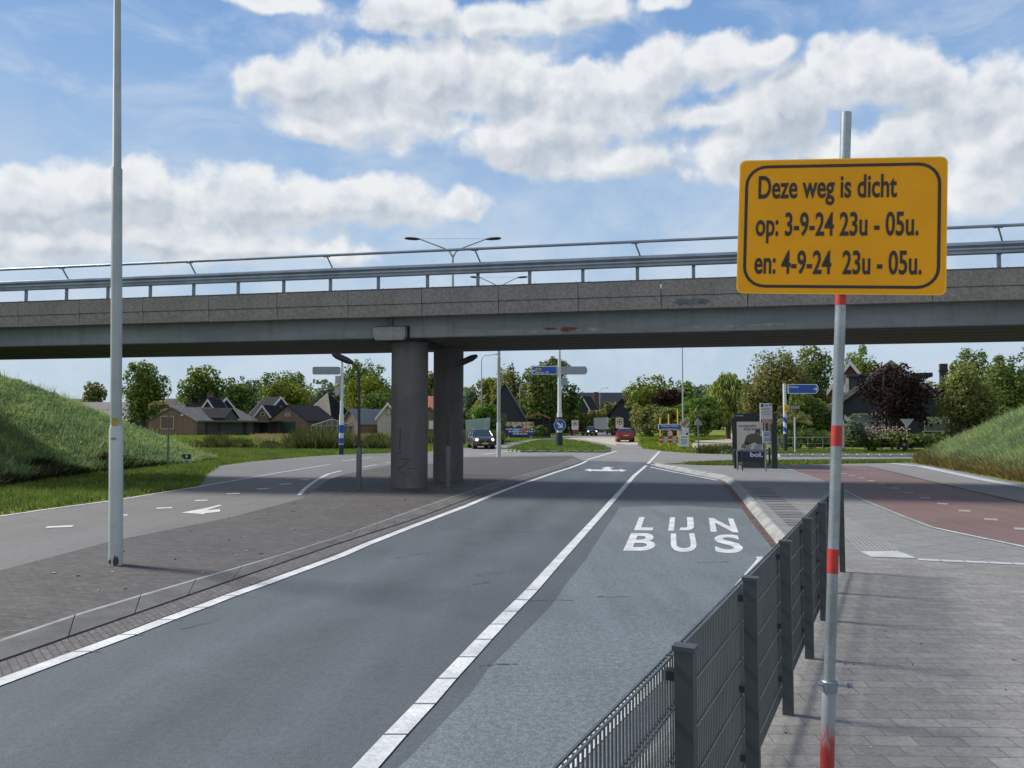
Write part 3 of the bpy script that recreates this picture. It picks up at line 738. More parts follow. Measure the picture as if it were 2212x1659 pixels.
cbk = MB(); cbk.extr([(-.53, 5.17), (.53, 5.17), (.53, 4.88), (.45, 4.76), (-.45, 4.76), (-.53, 4.88)][::-1], (q0.x, -0.02, 0), (1, 0, 0), (0, 0, 1), 0.22); 
cbk.build('pier_cap', concrete('cap concrete', (0.235, 0.24, 0.24), 0.2), bridge)
cbk = MB(); cbk.box((q0.x, -.004, 4.99), (1.22, 0.02, 0.46)); cbk.box((q0.x + .3, 1.5, 4.80), (1.3, 2.9, 0.06), 0); cbk.build('gap_shade', mat('black gap shade', (0.015, 0.017, 0.02), 0.9), bridge)  # black plates put the shade of the gap round the cap into colour
cbk = MB(); cbk.box((q0.x - .02, -.05, 5.32), (0.14, 0.1, 0.3)); cbk.build('drain_pipe', M_KERB, bridge)
# stains of the girder: rust and lime patches, ragged outline
def blotch(cx, cz, rx, rz_, seed, nn=26):
    rr = random.Random(seed); return [(cx + rx * math.cos(2 * PI * i / nn) * rr.uniform(.6, 1), cz + rz_ * math.sin(2 * PI * i / nn) * rr.uniform(.45, 1)) for i in range(nn)]
sb = MB()
for i, (cx, cz, rx, rz_) in enumerate([(-.3, 4.97, 1.0, .07), (1.0, 4.95, .9, .09), (2.4, 4.97, .6, .06), (6.2, 4.98, 1.2, .06), (7.6, 5.0, .6, .06), (-5.4, 5.0, .35, .14)]):
    sb = MB(); sb.extr(blotch(cx, cz, rx, rz_, i + 20), (0, -0.001, 0), (1, 0, 0), (0, 0, 1), 0.001 + i * .0003); sb.build('lime_stain', mat('lime stain', (0.22, 0.24, 0.25), 0.8, var=0.3, vs=3), bridge)
sb = MB(); sb.extr(blotch(1.75, 5.0, .32, .10, 5), (0, -0.003, 0), (1, 0, 0), (0, 0, 1), 0.002); sb.extr(blotch(1.2, 5.02, .25, .05, 6), (0, -0.003, 0), (1, 0, 0), (0, 0, 1), 0.002)
sb.build('rust_stain', mat('rust stain', (0.16, 0.055, 0.035), 0.8, var=0.4, vs=5), bridge)
sb = MB(); sb.extr(blotch(5.4, 5.66, .7, .14, 9), (0, -0.434, 0), (1, 0, 0), (0, 0, 1), 0.002); sb.build('grey_patch', mat('grey patch', (0.10, 0.115, 0.13), 0.8, var=0.4, vs=4), bridge)

# ---------------------------------------------------------------- temporary yellow sign on scaffold pole
M_YEL = mat('yellow sign sheet', (0.86, 0.37, 0.004), 0.5, var=0.06, vs=2.0, spec=0.25)
M_YELB = mat('yellow sign rim', (0.95, 0.55, 0.03), 0.4, var=0.04)
M_BLK = mat('black lettering', (0.022, 0.018, 0.018), 0.5)
tl, tr, br_, bl2 = D(1601, 347, 3.69), D(2051, 337, 3.52), D(2041, 638, 3.52), D(1588, 633, 3.69)
sc_ = (tl + tr + br_ + bl2) / 4
ex = ((tr - tl) + (br_ - bl2)).normalized(); ey = ((tl - bl2) + (tr - br_)).normalized(); ey = (ey - ex * ey.dot(ex)).normalized()
SW, SH = ((tr - tl).length + (br_ - bl2).length) / 2, ((tl - bl2).length + (tr - br_).length) / 2
ptop, pbase = D(1828, 244, 3.64), D(1786, 1659, 3.64)
pd = (ptop - pbase).normalized(); pfoot = pbase - pd * ((pbase.z - SZ) / pd.z)
ysign = thing('temporary_road_sign', 'yellow temporary sign with three lines of black text on a red banded scaffold pole', 'road sign', tuple(pfoot))
O = Vector(pfoot)
ypan = MB(); nrm = ex.cross(ey).normalized()
o_ = sc_ - O
ypan.extr(rrect(SW, SH, 0.03), o_ - nrm * 0.004, ex, ey, 0.003, 0); ypan.extr(rrect(SW - .012, SH - .012, 0.026), o_ - nrm * 0.001, ex, ey, 0.002, 1)
pan = ypan.build('sign_panel', [M_YELB, M_YEL], ysign)
tx = MB(); ou, inn = rrect(SW * .94, SH - SW * .06, 0.10), rrect(SW * .94 - .028, SH - SW * .06 - .028, 0.086)
ring(tx, ou, inn, o_ + nrm * 0.001, ex, ey, 0.002)
def yt(s, u0, u1, vb, vt, bold):
    text(tx, s, o_ + ex * ((u0 - .5) * SW) + ey * ((.5 - vb) * SH) + nrm * .001, ex, ey, (u1 - u0) * SW, (vb - vt) * SH, bold, off=0.003)
yt('Deze weg is dicht', .097, .765, .288, .115, 0.018)
yt('op: 3-9-24 23u - 05u.', .088, .868, .568, .392, 0.018)
yt('en: 4-9-24  23u - 05u.', .086, .885, .85, .675, 0.018)
tx.build('lettering', M_BLK, pan)
def at_y(y): # point of the pole at image height y
    t = (y - 1659) / (244 - 1659); return pbase.lerp(ptop, t) - O
yp = MB(); yp.tube([at_y(1640), at_y(244)], 0.0245, 20); yp.build('upper_pole', mat('scaffold tube', (0.30, 0.34, 0.36), 0.40, 0.6, var=0.2, vs=6, fine=0.08, fs=90), ysign, smooth=True)
for a, b in ((672, 640), (1008 - 30, 934), (1250, 1198)): yp = MB(); yp.tube([at_y(a), at_y(b)], 0.0252, 20); yp.build('red_band', mat('red paint', (0.40, 0.028, 0.024), 0.5, var=0.15, vs=12, fine=0.1), ysign, smooth=True)
M_REDW = bpy.data.materials.new('flaking red paint'); M_REDW.use_nodes = True
t_ = NT(M_REDW.node_tree); p_ = M_REDW.node_tree.nodes['Principled BSDF']; oc_ = t_.n('ShaderNodeTexCoord').outputs['Object']
sx_ = t_.n('ShaderNodeSeparateXYZ'); t_.l(oc_, sx_.inputs[0])
nz_ = t_.noise(t_.vmath('MULTIPLY', oc_, (12, 12, 3)), 1.0, 6, 0.7)
zz_ = t_.math('ADD', t_.math('MULTIPLY', t_.math('SUBTRACT', sx_.outputs[2], 0.64), 4.0), t_.math('MULTIPLY', t_.math('SUBTRACT', nz_, 0.5), 3.2))
t_.l(t_.mixc(t_.ss(zz_, -0.35, 0.35), (0.34, 0.028, 0.024), (0.28, 0.31, 0.34)), p_.inputs['Base Color']); p_.inputs['Roughness'].default_value = 0.5
yl = MB(); yl.tube([Vector((0, 0, -.05)), at_y(1500)], 0.031, 20); yl.build('lower_pole', M_REDW, ysign, smooth=True)
yc = MB(); c0, c1 = at_y(1499), at_y(1478); yc.tube([c0, c1], 0.037, 20); yc.tube([c1, c1 + pd * .004], [0.037, 0.034], 20)
cm = (c0 + c1) / 2 + pd * .012
yc.cyl(cm + Vector((-.07, -.01, 0)), cm + Vector((.085, -.02, -.003)), 0.005, n=8); yc.cyl(cm + Vector((.078, -.02, -.003)), cm + Vector((.095, -.02, -.003)), 0.012, n=6)
yc.build('clamp_collar', M_GALV, ysign, smooth=True)

# ---------------------------------------------------------------- mesh fence
M_FEN = mat('anthracite coating', (0.045, 0.058, 0.064), 0.5, var=0.10, vs=5)
M_WIRE = mat('anthracite wire', (0.085, 0.098, 0.105), 0.35, 0.2, var=0.1)
FD = Vector((0.65, 1.29, 0)).normalized(); FS = 1.444
f0 = Vector((0.66, 2.98, SZ)) - FD * FS * 2
fence = thing('mesh_fence', 'anthracite wire mesh fence between the pavement and the bus bay', 'fence', tuple(f0), math.atan2(FD.y, FD.x))
FH = 1.21
pmb = MB(); pmb.box((0, 0, FH / 2), (0.055, 0.072, FH)); pmb.box((0, 0, FH + .008), (0.066, 0.086, 0.018))
fpm = pmb.mesh('fence_post', M_FEN)
clm = MB(); clm.box((0.0, 0.058, 0), (0.05, 0.045, 0.035))
clme = clm.mesh('panel_clip', mat('black plastic', (0.012, 0.013, 0.015), 0.5))
for i in range(9):
    o = bpy.data.objects.new('fence_post', fpm); COL.objects.link(o); o.parent = fence; o.location = (i * FS, 0, 0)
    for zz in (0.25, .62, FH - .1):
        c = bpy.data.objects.new('panel_clip', clme); COL.objects.link(c); c.parent = o; c.location = (0, 0, zz)
pnl = MB()
for zz in (0.17, 0.37, 0.57, 0.77, 0.97, 1.175):
    pnl.box((FS / 2, 0.074, zz), (FS - .02, 0.008, 0.008)); pnl.box((FS / 2, 0.054, zz), (FS - .02, 0.008, 0.008))
nv = 41
for i in range(nv):
    pnl.cyl((0.02 + (FS - .04) * i / (nv - 1), 0.064, 0.06), (0.02 + (FS - .04) * i / (nv - 1), 0.064, FH - .034), 0.0044, n=5)
pnme = pnl.mesh('mesh_panel', M_WIRE)
for i in range(8):
    o = bpy.data.objects.new('mesh_panel', pnme); COL.objects.link(o); o.parent = fence; o.location = (i * FS, 0, 0)

# ---------------------------------------------------------------- lamp posts
M_PGREY = mat('pale green grey mast paint', (0.46, 0.50, 0.48), 0.5, var=0.12, vs=1.2, fine=0.05)
M_PGREY2 = mat('grey mast paint', (0.34, 0.37, 0.35), 0.5, var=0.12, vs=1.2)
M_DKL = mat('dark lamp casing', (0.030, 0.028, 0.030), 0.5)
M_ALU = mat('bare aluminium', (0.40, 0.41, 0.41), 0.45, 0.4)
def lamp_head(mb, p, d, L=0.75, w_=0.26, h=0.13, mi=0):
    """flat tapering luminaire starting at p, pointing along d"""
    d = Vector(d).normalized(); s_ = d.cross(PZ).normalized(); u = s_.cross(d)
    prev = None; vs = []; secs = [(0, .35, .5), (.12, .5, .75), (.3, .85, 1), (.75, 1, 1), (.95, .8, .6), (1, .5, .3)]
    for t, ww, hh in secs:
        c = Vector(p) + d * (L * t)
        for k in range(10):
            a = 2 * PI * k / 10; vs.append(c + s_ * (w_ / 2 * ww * math.cos(a)) + u * (h / 2 * hh * math.sin(a)))
    fs = [(i * 10 + k, i * 10 + (k + 1) % 10, (i + 1) * 10 + (k + 1) % 10, (i + 1) * 10 + k) for i in range(5) for k in range(10)]
    fs += [tuple(range(9, -1, -1)), tuple(range(50, 60))]
    return mb.add(vs, fs, mi)
def double_lamp(px, Y, label, H=10.4, rb=0.097, span=1.75, lean=0.0, thick=1.0, z0=MZ, g='double armed street lamps in the median'):
    X = (px - CX) / F * Y
    t = thing('street_lamp', label, 'street lamp', (X, Y, z0), 0, g); t.rotation_euler = (0, lean, 0)
    mb = MB(); mb.tube([(0, 0, -.1), (0, 0, 0.02), (0, 0, 2.02), (0, 0, 2.1)], [rb] * 3 + [rb * .78], 20); mb.build('base_section', M_PGREY, t, smooth=True)
    mb = MB(); mb.tube([(0, 0, 2.05), (0, 0, 6.0), (0, 0, 6.02), (0, 0, H)], [rb * .82, rb * .80, rb * .66, rb * .42], 16); mb.build('mast', M_PGREY2, t, smooth=True)
    mb = MB()
    for s_ in (-1, 1):
        mb.tube([(0, 0, H - .05), (s_ * .12, 0, H + .18), (s_ * .35, 0, H + .32), (s_ * (span - .55), 0, H + .72)], [.04, .035, .03, .025], 8)
    mb.cyl((-(span - .6), 0, H + .72), (span - .6, 0, H + .72), 0.006, n=5); mb.build('arm', M_PGREY2, t, smooth=True)
    for s_ in (-1, 1):
        mb = MB(); lamp_head(mb, (s_ * (span - .6), 0, H + .70), (s_, 0, .06), 0.62, .22, .12); mb.build('lamp_head', M_DKL, t, smooth=True)
    return t
l1 = double_lamp(250, 11.3, 'tall pale grey lamp post in the brick median with a small yellow sticker', lean=0.0)
_b, _t = G(250, 1220, MZ), None
_t = D(253.5, 0, _b.y); l1.location = _b; l1.rotation_euler = (0, math.atan2(_t.x - _b.x, _t.z - _b.z), 0)
stk = MB(); stk.extr(rrect(.075, .12, .01), (0.028, -0.0805, 2.13), (1, .36, 0), (0, 0, 1), 0.002)
stk.build('sticker', mat('yellow sticker', (0.45, 0.33, 0.03), 0.5, var=0.6, vs=30, col2=(0.35, 0.25, 0.02)), l1)
stk = MB(); stk.extr(rrect(.07, .035, .005), (0.012, -0.099, 1.88), (1, .2, 0), (0, 0, 1), 0.002); stk.build('number_plate', mat('grey plate', (0.22, 0.23, 0.24), 0.5), l1)
stk = MB()
for a0, hh in ((-.45, .05), (.35, .12), (.6, .10)):
    stk.extr(blotch(0, .05, .03, hh, int(a0 * 10) + 50, 12), (math.sin(a0) * .099, -math.cos(a0) * .099, 0.01), (math.cos(a0), math.sin(a0), 0), (0, 0, 1), 0.002)
stk.build('bare_patch', mat('bare rusty metal', (0.07, 0.05, 0.045), 0.8), l1)
double_lamp(977, 31.0, 'double armed street lamp rising behind the bridge deck with both dark heads in full view', H=8.85, span=1.95)
double_lamp(1077.5, 46.8, 'double armed street lamp at the far end of the brick median', H=10.25, rb=.13)

M_UL = mat('dull green grey paint', (0.10, 0.115, 0.115), 0.6)
def under_lamp(px, py, side, label, hx, hz, dx, dz, L):
    b = G(px, py, MZ); Y = b.y
    t = thing('underpass_lamp', label, 'street lamp', tuple(b), 0, 'low lamps under the bridge')
    mb = MB(); mb.tube([(0, 0, -.05), (0, 0, 1.25), (0, 0, 1.33)], [.085, .085, .05], 14); mb.build('base_section', M_UL, t, smooth=True)
    mb = MB(); mb.tube([(0, 0, 1.3), (-.03, 0, 3.55), (-.03 + side * .03, 0, 3.75), (-.03 + side * .12, 0, 3.9), (side * .28, 0, 4.0)], [.045, .04, .037, .035, .03], 10); mb.build('mast', M_DKL, t, smooth=True)
    mb = MB(); lamp_head(mb, (side * .22, 0, 3.97), (side, 0, .45), L, .34, .21); mb.build('lamp_head', M_DKL, t, smooth=True)
under_lamp(775, 1058, -1, 'low dark lamp under the bridge beside the near pillar, head tilted left', 0, 0, 0, 0, .72)
under_lamp(968, 1052, 1, 'low dark lamp before the far pillar, head tilted right', 0, 0, 0, 0, .80)
def arm_lamp(px, Y, topy, armpx, side, label, z0=0.0, r=0.09, basey=None):
    X = (px - CX) / F * Y; H = 2.2 + (HZ - topy) / F * Y
    t = thing('street_lamp', label, 'street lamp', (X, Y, z0 - .03), 0, 'single armed street lamps along the far road')
    mb = MB(); mb.tube([(0, 0, 0), (0, 0, 2.0), (0, 0, 2.05)], [r, r, r * .8], 12); mb.build('base_section', M_PGREY, t, smooth=True)
    A = armpx / F * Y
    mb = MB(); mb.tube([(0, 0, 2.0), (0, 0, H - .7), (side * .12, 0, H - .35), (side * .4, 0, H - .12), (side * (A - .5), 0, H)], [r * .8, r * .6, r * .55, r * .5, r * .4], 10); mb.build('mast', M_PGREY2, t, smooth=True)
    mb = MB(); lamp_head(mb, (side * (A - .6), 0, H), (side, 0, .12), .7, .24, .13); mb.build('lamp_head', M_GALD, t, smooth=True)
arm_lamp(1040, 92, 765, 40, 1, 'tall thin street lamp behind the green glass billboard, arm to the right')
arm_lamp(1123, 104, 826, 28, 1, 'street lamp in front of the steep dark gabled barn')
arm_lamp(1193, 140, 836, 14, 1, 'street lamp just left of the mast with the blue arrow sign')
arm_lamp(1247, 150, 847, 14, 1, 'distant street lamp right of the mast with the blue arrow sign, by the hedge')
arm_lamp(1296, 160, 838, 18, 1, 'distant street lamp rising before the long dark roof')
def mast(px, Y, H, label, r=.075, z0=0, m=M_PGREY2, parts=True, lean=0):
    X = (px - CX) / F * Y
    t = thing('mast', label, 'mast', (X, Y, z0 - .03), 0); t.rotation_euler = (0, lean, 0)
    mb = MB(); mb.tube([(0, 0, 0), (0, 0, H * .55), (0, 0, H)], [r, r * .8, r * .5], 12); mb.build('pole', m, t, smooth=True)
    return t
m1 = mast(1475, 64, 9.6, 'tall thin mast behind the tilted grey diamond sign')
mb = MB()
mb.extr([(0, .42), (.42, 0), (0, -.42), (-.42, 0)], (0.12, -.12, 2.05), (1, 0, 0), (0, 0, 1), 0.02); mb.extr([(-.3, -.1), (-.1, -.3), (.3, .1), (.1, .3)], (.12, -.15, 2.05), (1, 0, 0), (0, 0, 1), 0.004, 1)
mb.build('diamond_sign', [M_ALU, mat('tape', (0.22, 0.17, 0.10), .7)], m1)
mb = MB(); mb.extr(rrect(.5, .5, .03), (0.2, -.1, 1.45), (1, 0, 0), (0, 0, 1), 0.02); mb.build('small_sign', mat('white sign face', (0.6, 0.62, 0.66), .5), m1)
m2 = thing('street_lamp', 'pale lamp post mostly hidden behind the yellow sign pole, before the dark house', 'street lamp', ((1817 - CX) / F * 54, 54, 0))
mb = MB(); mb.tube([(0, 0, -.05), (0, 0, 2.2), (0, 0, 2.3), (0, 0, 8.2)], [.17, .17, .11, .07], 14); mb.build('mast', mat('pale mast', (0.45, 0.44, 0.40), .5, var=.15), m2, smooth=True)
mb = MB(); lamp_head(mb, (0, 0, 8.2), (-.3, 1, .1), .7, .24, .13); mb.build('lamp_head', M_GALD, m2, smooth=True)
mb = MB(); mb.tube([(0, 0, 0.3), (0, 0, -.1)], [.2, .3], 10); mb.build('mossy_foot', M_BANK, m2)

# ---------------------------------------------------------------- direction sign masts
M_BLUE = mat('traffic blue', (0.012, 0.075, 0.40), 0.4, var=0.04)
M_BLUE2 = mat('deep blue', (0.01, 0.04, 0.22), 0.45, var=0.05)
M_WSN = mat('white sign film', (0.70, 0.72, 0.74), 0.4, var=0.03)
M_BACK = mat('grey sign back', (0.27, 0.30, 0.35), 0.5, 0.3, var=0.06)
M_YSN = mat('yellow sign film', (0.75, 0.45, 0.02), 0.4)
M_WMAST = mat('white mast paint', (0.58, 0.61, 0.63), 0.45, var=0.08, vs=1)
M_NAVY = mat('navy mast paint', (0.018, 0.028, 0.05), 0.45, var=0.1)
M_RSN = mat('sign red', (0.55, 0.03, 0.03), 0.45)
def arrowpanel(mb, x0, x1, z0, z1, tip, y=0.0, mi=0, t=0.05, inset=0.0, ym=0.0):
    h = (z1 - z0); k = h * .22
    x0 += inset; x1 -= inset; z0 += inset; z1 -= inset
    if tip > 0: P = [(x0, z0), (x1 - k, z0), (x1, z0 + h * .3), (x1, z1 - h * .3), (x1 - k, z1), (x0, z1)]
    else: P = [(x0 + k, z0), (x1, z0), (x1, z1), (x0 + k, z1), (x0, z1 - h * .3), (x0, z0 + h * .3)]
    mb.extr(P, (0, y, 0), (1, 0, 0), (0, 0, 1), t, mi)
def arrow(mb, o, ex_, ey_, s, mi=0, off=.002):
    P = [(-.5, .0), (-.1, .42), (.08, .42), (-.17, .13), (.5, .13), (.5, -.13), (-.17, -.13), (.08, -.42), (-.1, -.42)]
    mb.extr([(x * s, y * s) for x, y in P][::-1], o, ex_, ey_, off, mi)
def zpx(y, Y): return CAMH + (HZ - y) / F * Y
# left mast, seen from behind
def signmast(px, py, topy, label, name='direction_sign_mast', stripes=None, r=.15, z0=0.0):
    b = G(px, py, z0); t = thing(name, label, 'direction sign', tuple(b)); Y = b.y
    return t, b, Y, (lambda y: zpx(y, Y) - z0), (lambda x: (x - px) / F * Y)
t, b, Y, fz, fx = signmast(737, 982, 785, 'white mast with blank grey sign backs on the grass verge left of the pillars')
mb = MB(); mb.tube([(0, 0, 0), (0, 0, fz(897)), (0, 0, fz(893)), (0, 0, fz(785))], [.155, .15, .115, .09], 16); mb.build('mast', M_WMAST, t, smooth=True)
mb = MB(); mb.tube([(0, 0, -.05), (0, 0, fz(960))], .158, 16); mb.build('black_foot', M_NAVY, t, smooth=True)
for a, bb_ in ((958, 946), (935, 918)):
    mb = MB(); mb.tube([(0, 0, fz(a)), (0, 0, fz(bb_))], .157, 16); mb.build('blue_band', M_BLUE, t, smooth=True)
mb = MB(); mb.extr(rrect(fx(733) - fx(673), fz(792) - fz(809), .12), ((fx(673) + fx(733)) / 2, .06, (fz(792) + fz(809)) / 2), (1, 0, 0), (0, 0, 1), 0.07); mb.build('sign_panel', M_BACK, t)
for yy in (820, 845):
    mb = MB(); mb.box((-.28, .15, fz(yy)), (.3, .5, .5)); mb.build('sign_bracket', M_ALU, t)
mb = MB(); mb.tube([(0, 0, fz(790)), (0, 0, fz(778))], .05, 8); mb.build('top_rod', M_GALD, t)
# middle mast with Alkmaar sign
t, b, Y, fz, fx = signmast(1209, 965.5, 755, 'white mast on the grass island carrying blue Alkmaar sign and round arrow sign', z0=.08)
mb = MB(); mb.tube([(0, 0, 0), (0, 0, fz(895)), (0, 0, fz(890)), (0, 0, fz(790)), (0, 0, fz(745))], [.24, .22, .17, .14, .09], 16); mb.build('mast', M_WMAST, t, smooth=True)
mb = MB(); mb.tube([(0, 0, -.05), (0, 0, fz(934))], .25, 16); mb.build('black_foot', M_NAVY, t, smooth=True)
mb = MB(); mb.tube([(0, 0, fz(907)), (0, 0, fz(901))], .235, 16); mb.build('navy_band', M_NAVY, t, smooth=True)
mb = MB(); arrowpanel(mb, fx(1147), fx(1204), fz(809), fz(791), -1, .0, 0, .08); arrowpanel(mb, fx(1147), fx(1204), fz(809), fz(791), -1, -.082, 1, .01, .05)
pn = mb.build('sign_panel', [M_WSN, M_BLUE], t)
mb = MB(); text(mb, 'Alkmaar 20', (fx(1156.5), -.095, fz(806.6)), PX, PZ, fx(1185) - fx(1156.5), fz(802) - fz(806.6), .01); arrow(mb, (fx(1152.8), -.093, fz(801)), PX, PZ, .30)
mb.build('lettering', M_WSN, pn)
mb = MB(); mb.extr(rrect(fx(1169.5) - fx(1157), fz(795) - fz(800), .05), ((fx(1169.5) + fx(1157)) / 2, -.093, fz(797.5)), PX, PZ, .004); mb.box(((fx(1169.5) + fx(1157)) / 2, -.099, fz(797.5)), (.32, .004, .07), mi=1)
mb.build('route_number', [M_YSN, M_BLK], pn)
mb = MB(); arrowpanel(mb, fx(1211), fx(1269), fz(809), fz(791.5), 1, .0, 0, .08); mb.build('sign_panel', M_BACK, t)
mb = MB(); mb.box(((fx(1211) + fx(1224)) / 2 + .1, .1, fz(824)), (fx(1224) - fx(1211), .1, fz(816) - fz(832))); mb.build('small_sign', M_BACK, t)
mb = MB(); mb.extr(circ(fx(1221.6) - fx(1209), 32), (0, -.26, fz(918.5)), PX, PZ, .03, 0); mb.extr(circ((fx(1221.6) - fx(1209)) * .93, 32), (0, -.292, fz(918.5)), PX, PZ, .003, 1)
arrow(mb, (0, -.296, fz(918.5)), Vector((-1, 0, 1)).normalized(), Vector((-1, 0, -1)).normalized(), .62, 0, .003)
mb.build('arrow_sign', [M_WSN, M_BLUE], t)
# fix arrow face order: face -Y
# right mast: Winkel
t, b, Y, fz, fx = signmast(1697, 976.5, 828, 'striped blue and white mast with blue Winkel sign beside the bus shelter')
mb = MB(); mb.tube([(0, 0, 0), (0, 0, fz(828)), (0, 0, fz(825))], [.135, .12, .13], 16); mb.build('mast', M_WMAST, t, smooth=True)
mb = MB(); mb.tube([(0, 0, -.05), (0, 0, fz(937))], .14, 16); mb.build('navy_foot', M_NAVY, t, smooth=True)
# spiral stripe
for z0_, z1_ in ((fz(936), fz(925)), (fz(915), fz(904))):
    mb = MB(); vs = []; n_ = 24
    for i in range(n_ + 1):
        a = 2 * PI * i / n_ ; zc = (z0_ + (z1_ - z0_) * .5) - math.sin(a - PI / 2 + 1.2) * .14
        for dz in (-.17, .17): vs.append((.139 * math.sin(a), -.139 * math.cos(a), zc + dz))
    mb.add(vs, [(2 * i, 2 * i + 2, 2 * i + 3, 2 * i + 1) for i in range(n_)]); mb.build('blue_stripe', M_BLUE, t)
mb = MB(); mb.tube([(0, 0, fz(828)), (0, 0, fz(825.5))], .15, 16); mb.build('cap', M_NAVY, t)
mb = MB(); arrowpanel(mb, fx(1703), fx(1769), fz(850.5), fz(830), 1, -.02, 0, .08); arrowpanel(mb, fx(1704), fx(1769), fz(850.5), fz(830), 1, -.102, 1, .01, .045)
pn = mb.build('sign_panel', [M_WSN, M_BLUE], t)
mb = MB(); text(mb, 'Winkel', (fx(1706.5), -.115, fz(838)), PX, PZ, fx(1725.5) - fx(1706.5), fz(834) - fz(838), .015); arrow(mb, (fx(1763), -.113, fz(840.5)), -PX, -PZ, .3, 0)
mb.build('lettering', M_WSN, pn)
mb = MB(); mb.extr(rrect(.30, .5, .04), (.05, -.16, fz(882)), PX, PZ, .02); arrow(mb, (.05, -.183, fz(884)), PX, PZ, .2, 1); mb.build('yellow_sign', [M_YSN, M_BLK], t)
mb = MB(); mb.box(((fx(1704) + fx(1730)) / 2, .1, fz(880)), (fx(1730) - fx(1704), .06, .2)); mb.build('side_plate', M_BACK, t)

# small signposts
def post(px, py, topy, label, r=.035, z0=0.0, name='sign_post', cat='sign post', m=M_GALD):
    b = G(px, py, z0); t = thing(name, label, cat, tuple(b)); mb = MB(); Y = b.y
    mb.tube([(0, 0, -.05), (0, 0, zpx(topy, Y) - z0)], r, 10); mb.build('pole', m, t, smooth=True)
    return t, Y, (lambda y: zpx(y, Y) - z0), (lambda x: (x - px) / F * Y)
post(362, 1015, 893, 'thin bare grey pole at the foot of the left grass bank', .04)
post(1718, 980, 901, 'pale grey post standing right of the striped mast, palm like leaves behind its top', .06, m=mat('pale post', (0.40, 0.42, 0.44), .5))
t, Y, fz, fx = post(1961, 977.5, 905, 'grey post with the back of a triangular yield sign before the dark house', .05)
mb = MB(); mb.extr([(-.50, fz(905)), (.50, fz(905)), (0, fz(924))][::-1], (-.05, -.07, 0), PX, PZ, .03); mb.build('triangle_sign', mat('pale sign back', (0.33, 0.37, 0.40), .5, .2), t)
t, Y, fz, fx = post(2030, 955, 914, 'grey post with the back of a round sign at the top of the right bank', .05)
mb = MB(); mb.extr(circ(.55, 28), (-.1, -.08, fz(925)), PX, PZ, .03); mb.build('round_sign', M_BACK, t)
t, Y, fz, fx = post(2045, 952, 914, 'round blue cycle and footpath sign with a small white plate, beside the right bank', .045)
mb = MB(); mb.extr(circ(.46, 28), (0, -.08, fz(923)), PX, PZ, .03, 0); mb.extr(circ(.42, 28), (0, -.112, fz(923)), PX, PZ, .003, 1)
for q in ((-.13, .14), (.13, .14), (0, -.16)):
    ring(mb, circ(.09, 14, *q), circ(.055, 14, *q), (0, -.118, fz(923)), PX, PZ, 0)
for q in ((-.13, .0), (.12, .02)): mb.extr([(q[0] - .05, q[1] - .03), (q[0] + .05, q[1] - .03), (q[0], q[1] + .06)], (0, -.116, fz(923)), PX, PZ, .002)
mb.extr(rrect(.62, .26, .08), (0, -.08, fz(939)), PX, PZ, .02, 0); mb.build('cycle_sign', [M_WSN, M_BLUE], t)
t, Y, fz, fx = post(1509, 969, 903, 'grey post with the back of a triangular sign before the dark green bushes', .06)
mb = MB(); mb.extr([(-.36, fz(918)), (.36, fz(918)), (0, fz(902))], (0, .07, 0), PX, PZ, .03); mb.build('triangle_sign', M_BACK, t)
t, Y, fz, fx = post(404, 1002, 985, 'small black and white marker board on a short post in the left verge', .03, name='marker_board', cat='marker')
mb = MB(); mb.extr(rrect(.46, .5, .02), (0, -.05, fz(991)), PX, PZ, .02, 0); mb.extr([(-.23, 0), (.23, 0), (.23, .25), (-.23, .25)], (0, -.072, fz(991)), PX, PZ, .003, 1)
mb.extr(circ(.07, 16), (0, -.077, fz(991) + .13), PX, PZ, .002, 0); mb.box((0, -.073, fz(991) - .12), (.28, .004, .05), mi=1); mb.build('board', [M_WSN, M_BLK], t)
t, Y, fz, fx = post(1954, 977, 962, 'short black and white kerb bollard at the foot of the yield sign', .12, name='bollard', cat='bollard', m=M_NAVY)
mb = MB(); mb.tube([(0, 0, fz(963)), (0, 0, fz(956))], [.13, .12], 12); mb.build('white_top', M_WSN, t)
for px, Yd, lab, kind in ((1242, 118, 'white speed limit panel with red foot at the left side of the far road', 0), (1338, 108, 'white speed limit panel just left above the roof of the red car', 1)):
    X = (px - CX) / F * Yd; t = thing('speed_sign', lab, 'road sign', (X, Yd, 0))
    mb = MB(); mb.extr(rrect(1.05, 1.45, .05), (0, 0, zpx(918 - 4 * kind, Yd)), PX, PZ, .05, 0); ring(mb, circ(.42), circ(.30), (0, -.052, zpx(915 - 4 * kind, Yd)), PX, PZ, .003, 1)
    mb.extr(circ(.16), (0, -.052, zpx(915 - 4 * kind, Yd)), PX, PZ, .003, 2); mb.build('sign_panel', [M_WSN, M_RSN, M_BLK], t)
    mb = MB(); mb.cyl((0, .05, 0), (0, .05, zpx(905, Yd)), .05, n=8); mb.build('pole', M_GALD, t)
    if kind == 0:
        mb = MB(); mb.box((0, 0, .9), (.75, .05, 1.2)); mb.build('red_panel', mat('dark red panel', (0.30, 0.03, 0.03), .5), t)

t, Y, fz, fx = post(1201, 965, 903, 'thin grey post just left of the mast with the round blue arrow sign', .04, z0=.08)
t, Y, fz, fx = post(1351, 940, 880, 'grey post with a small blue and white sign beside the red car', .09)
mb = MB(); mb.extr(rrect(1.0, 1.5, .05), (0, -.1, fz(903)), PX, PZ, .05, 0); mb.extr(rrect(.8, .7, .05), (0, -.152, fz(900)), PX, PZ, .003, 1); mb.build('sign_panel', [M_WSN, M_BLUE], t)
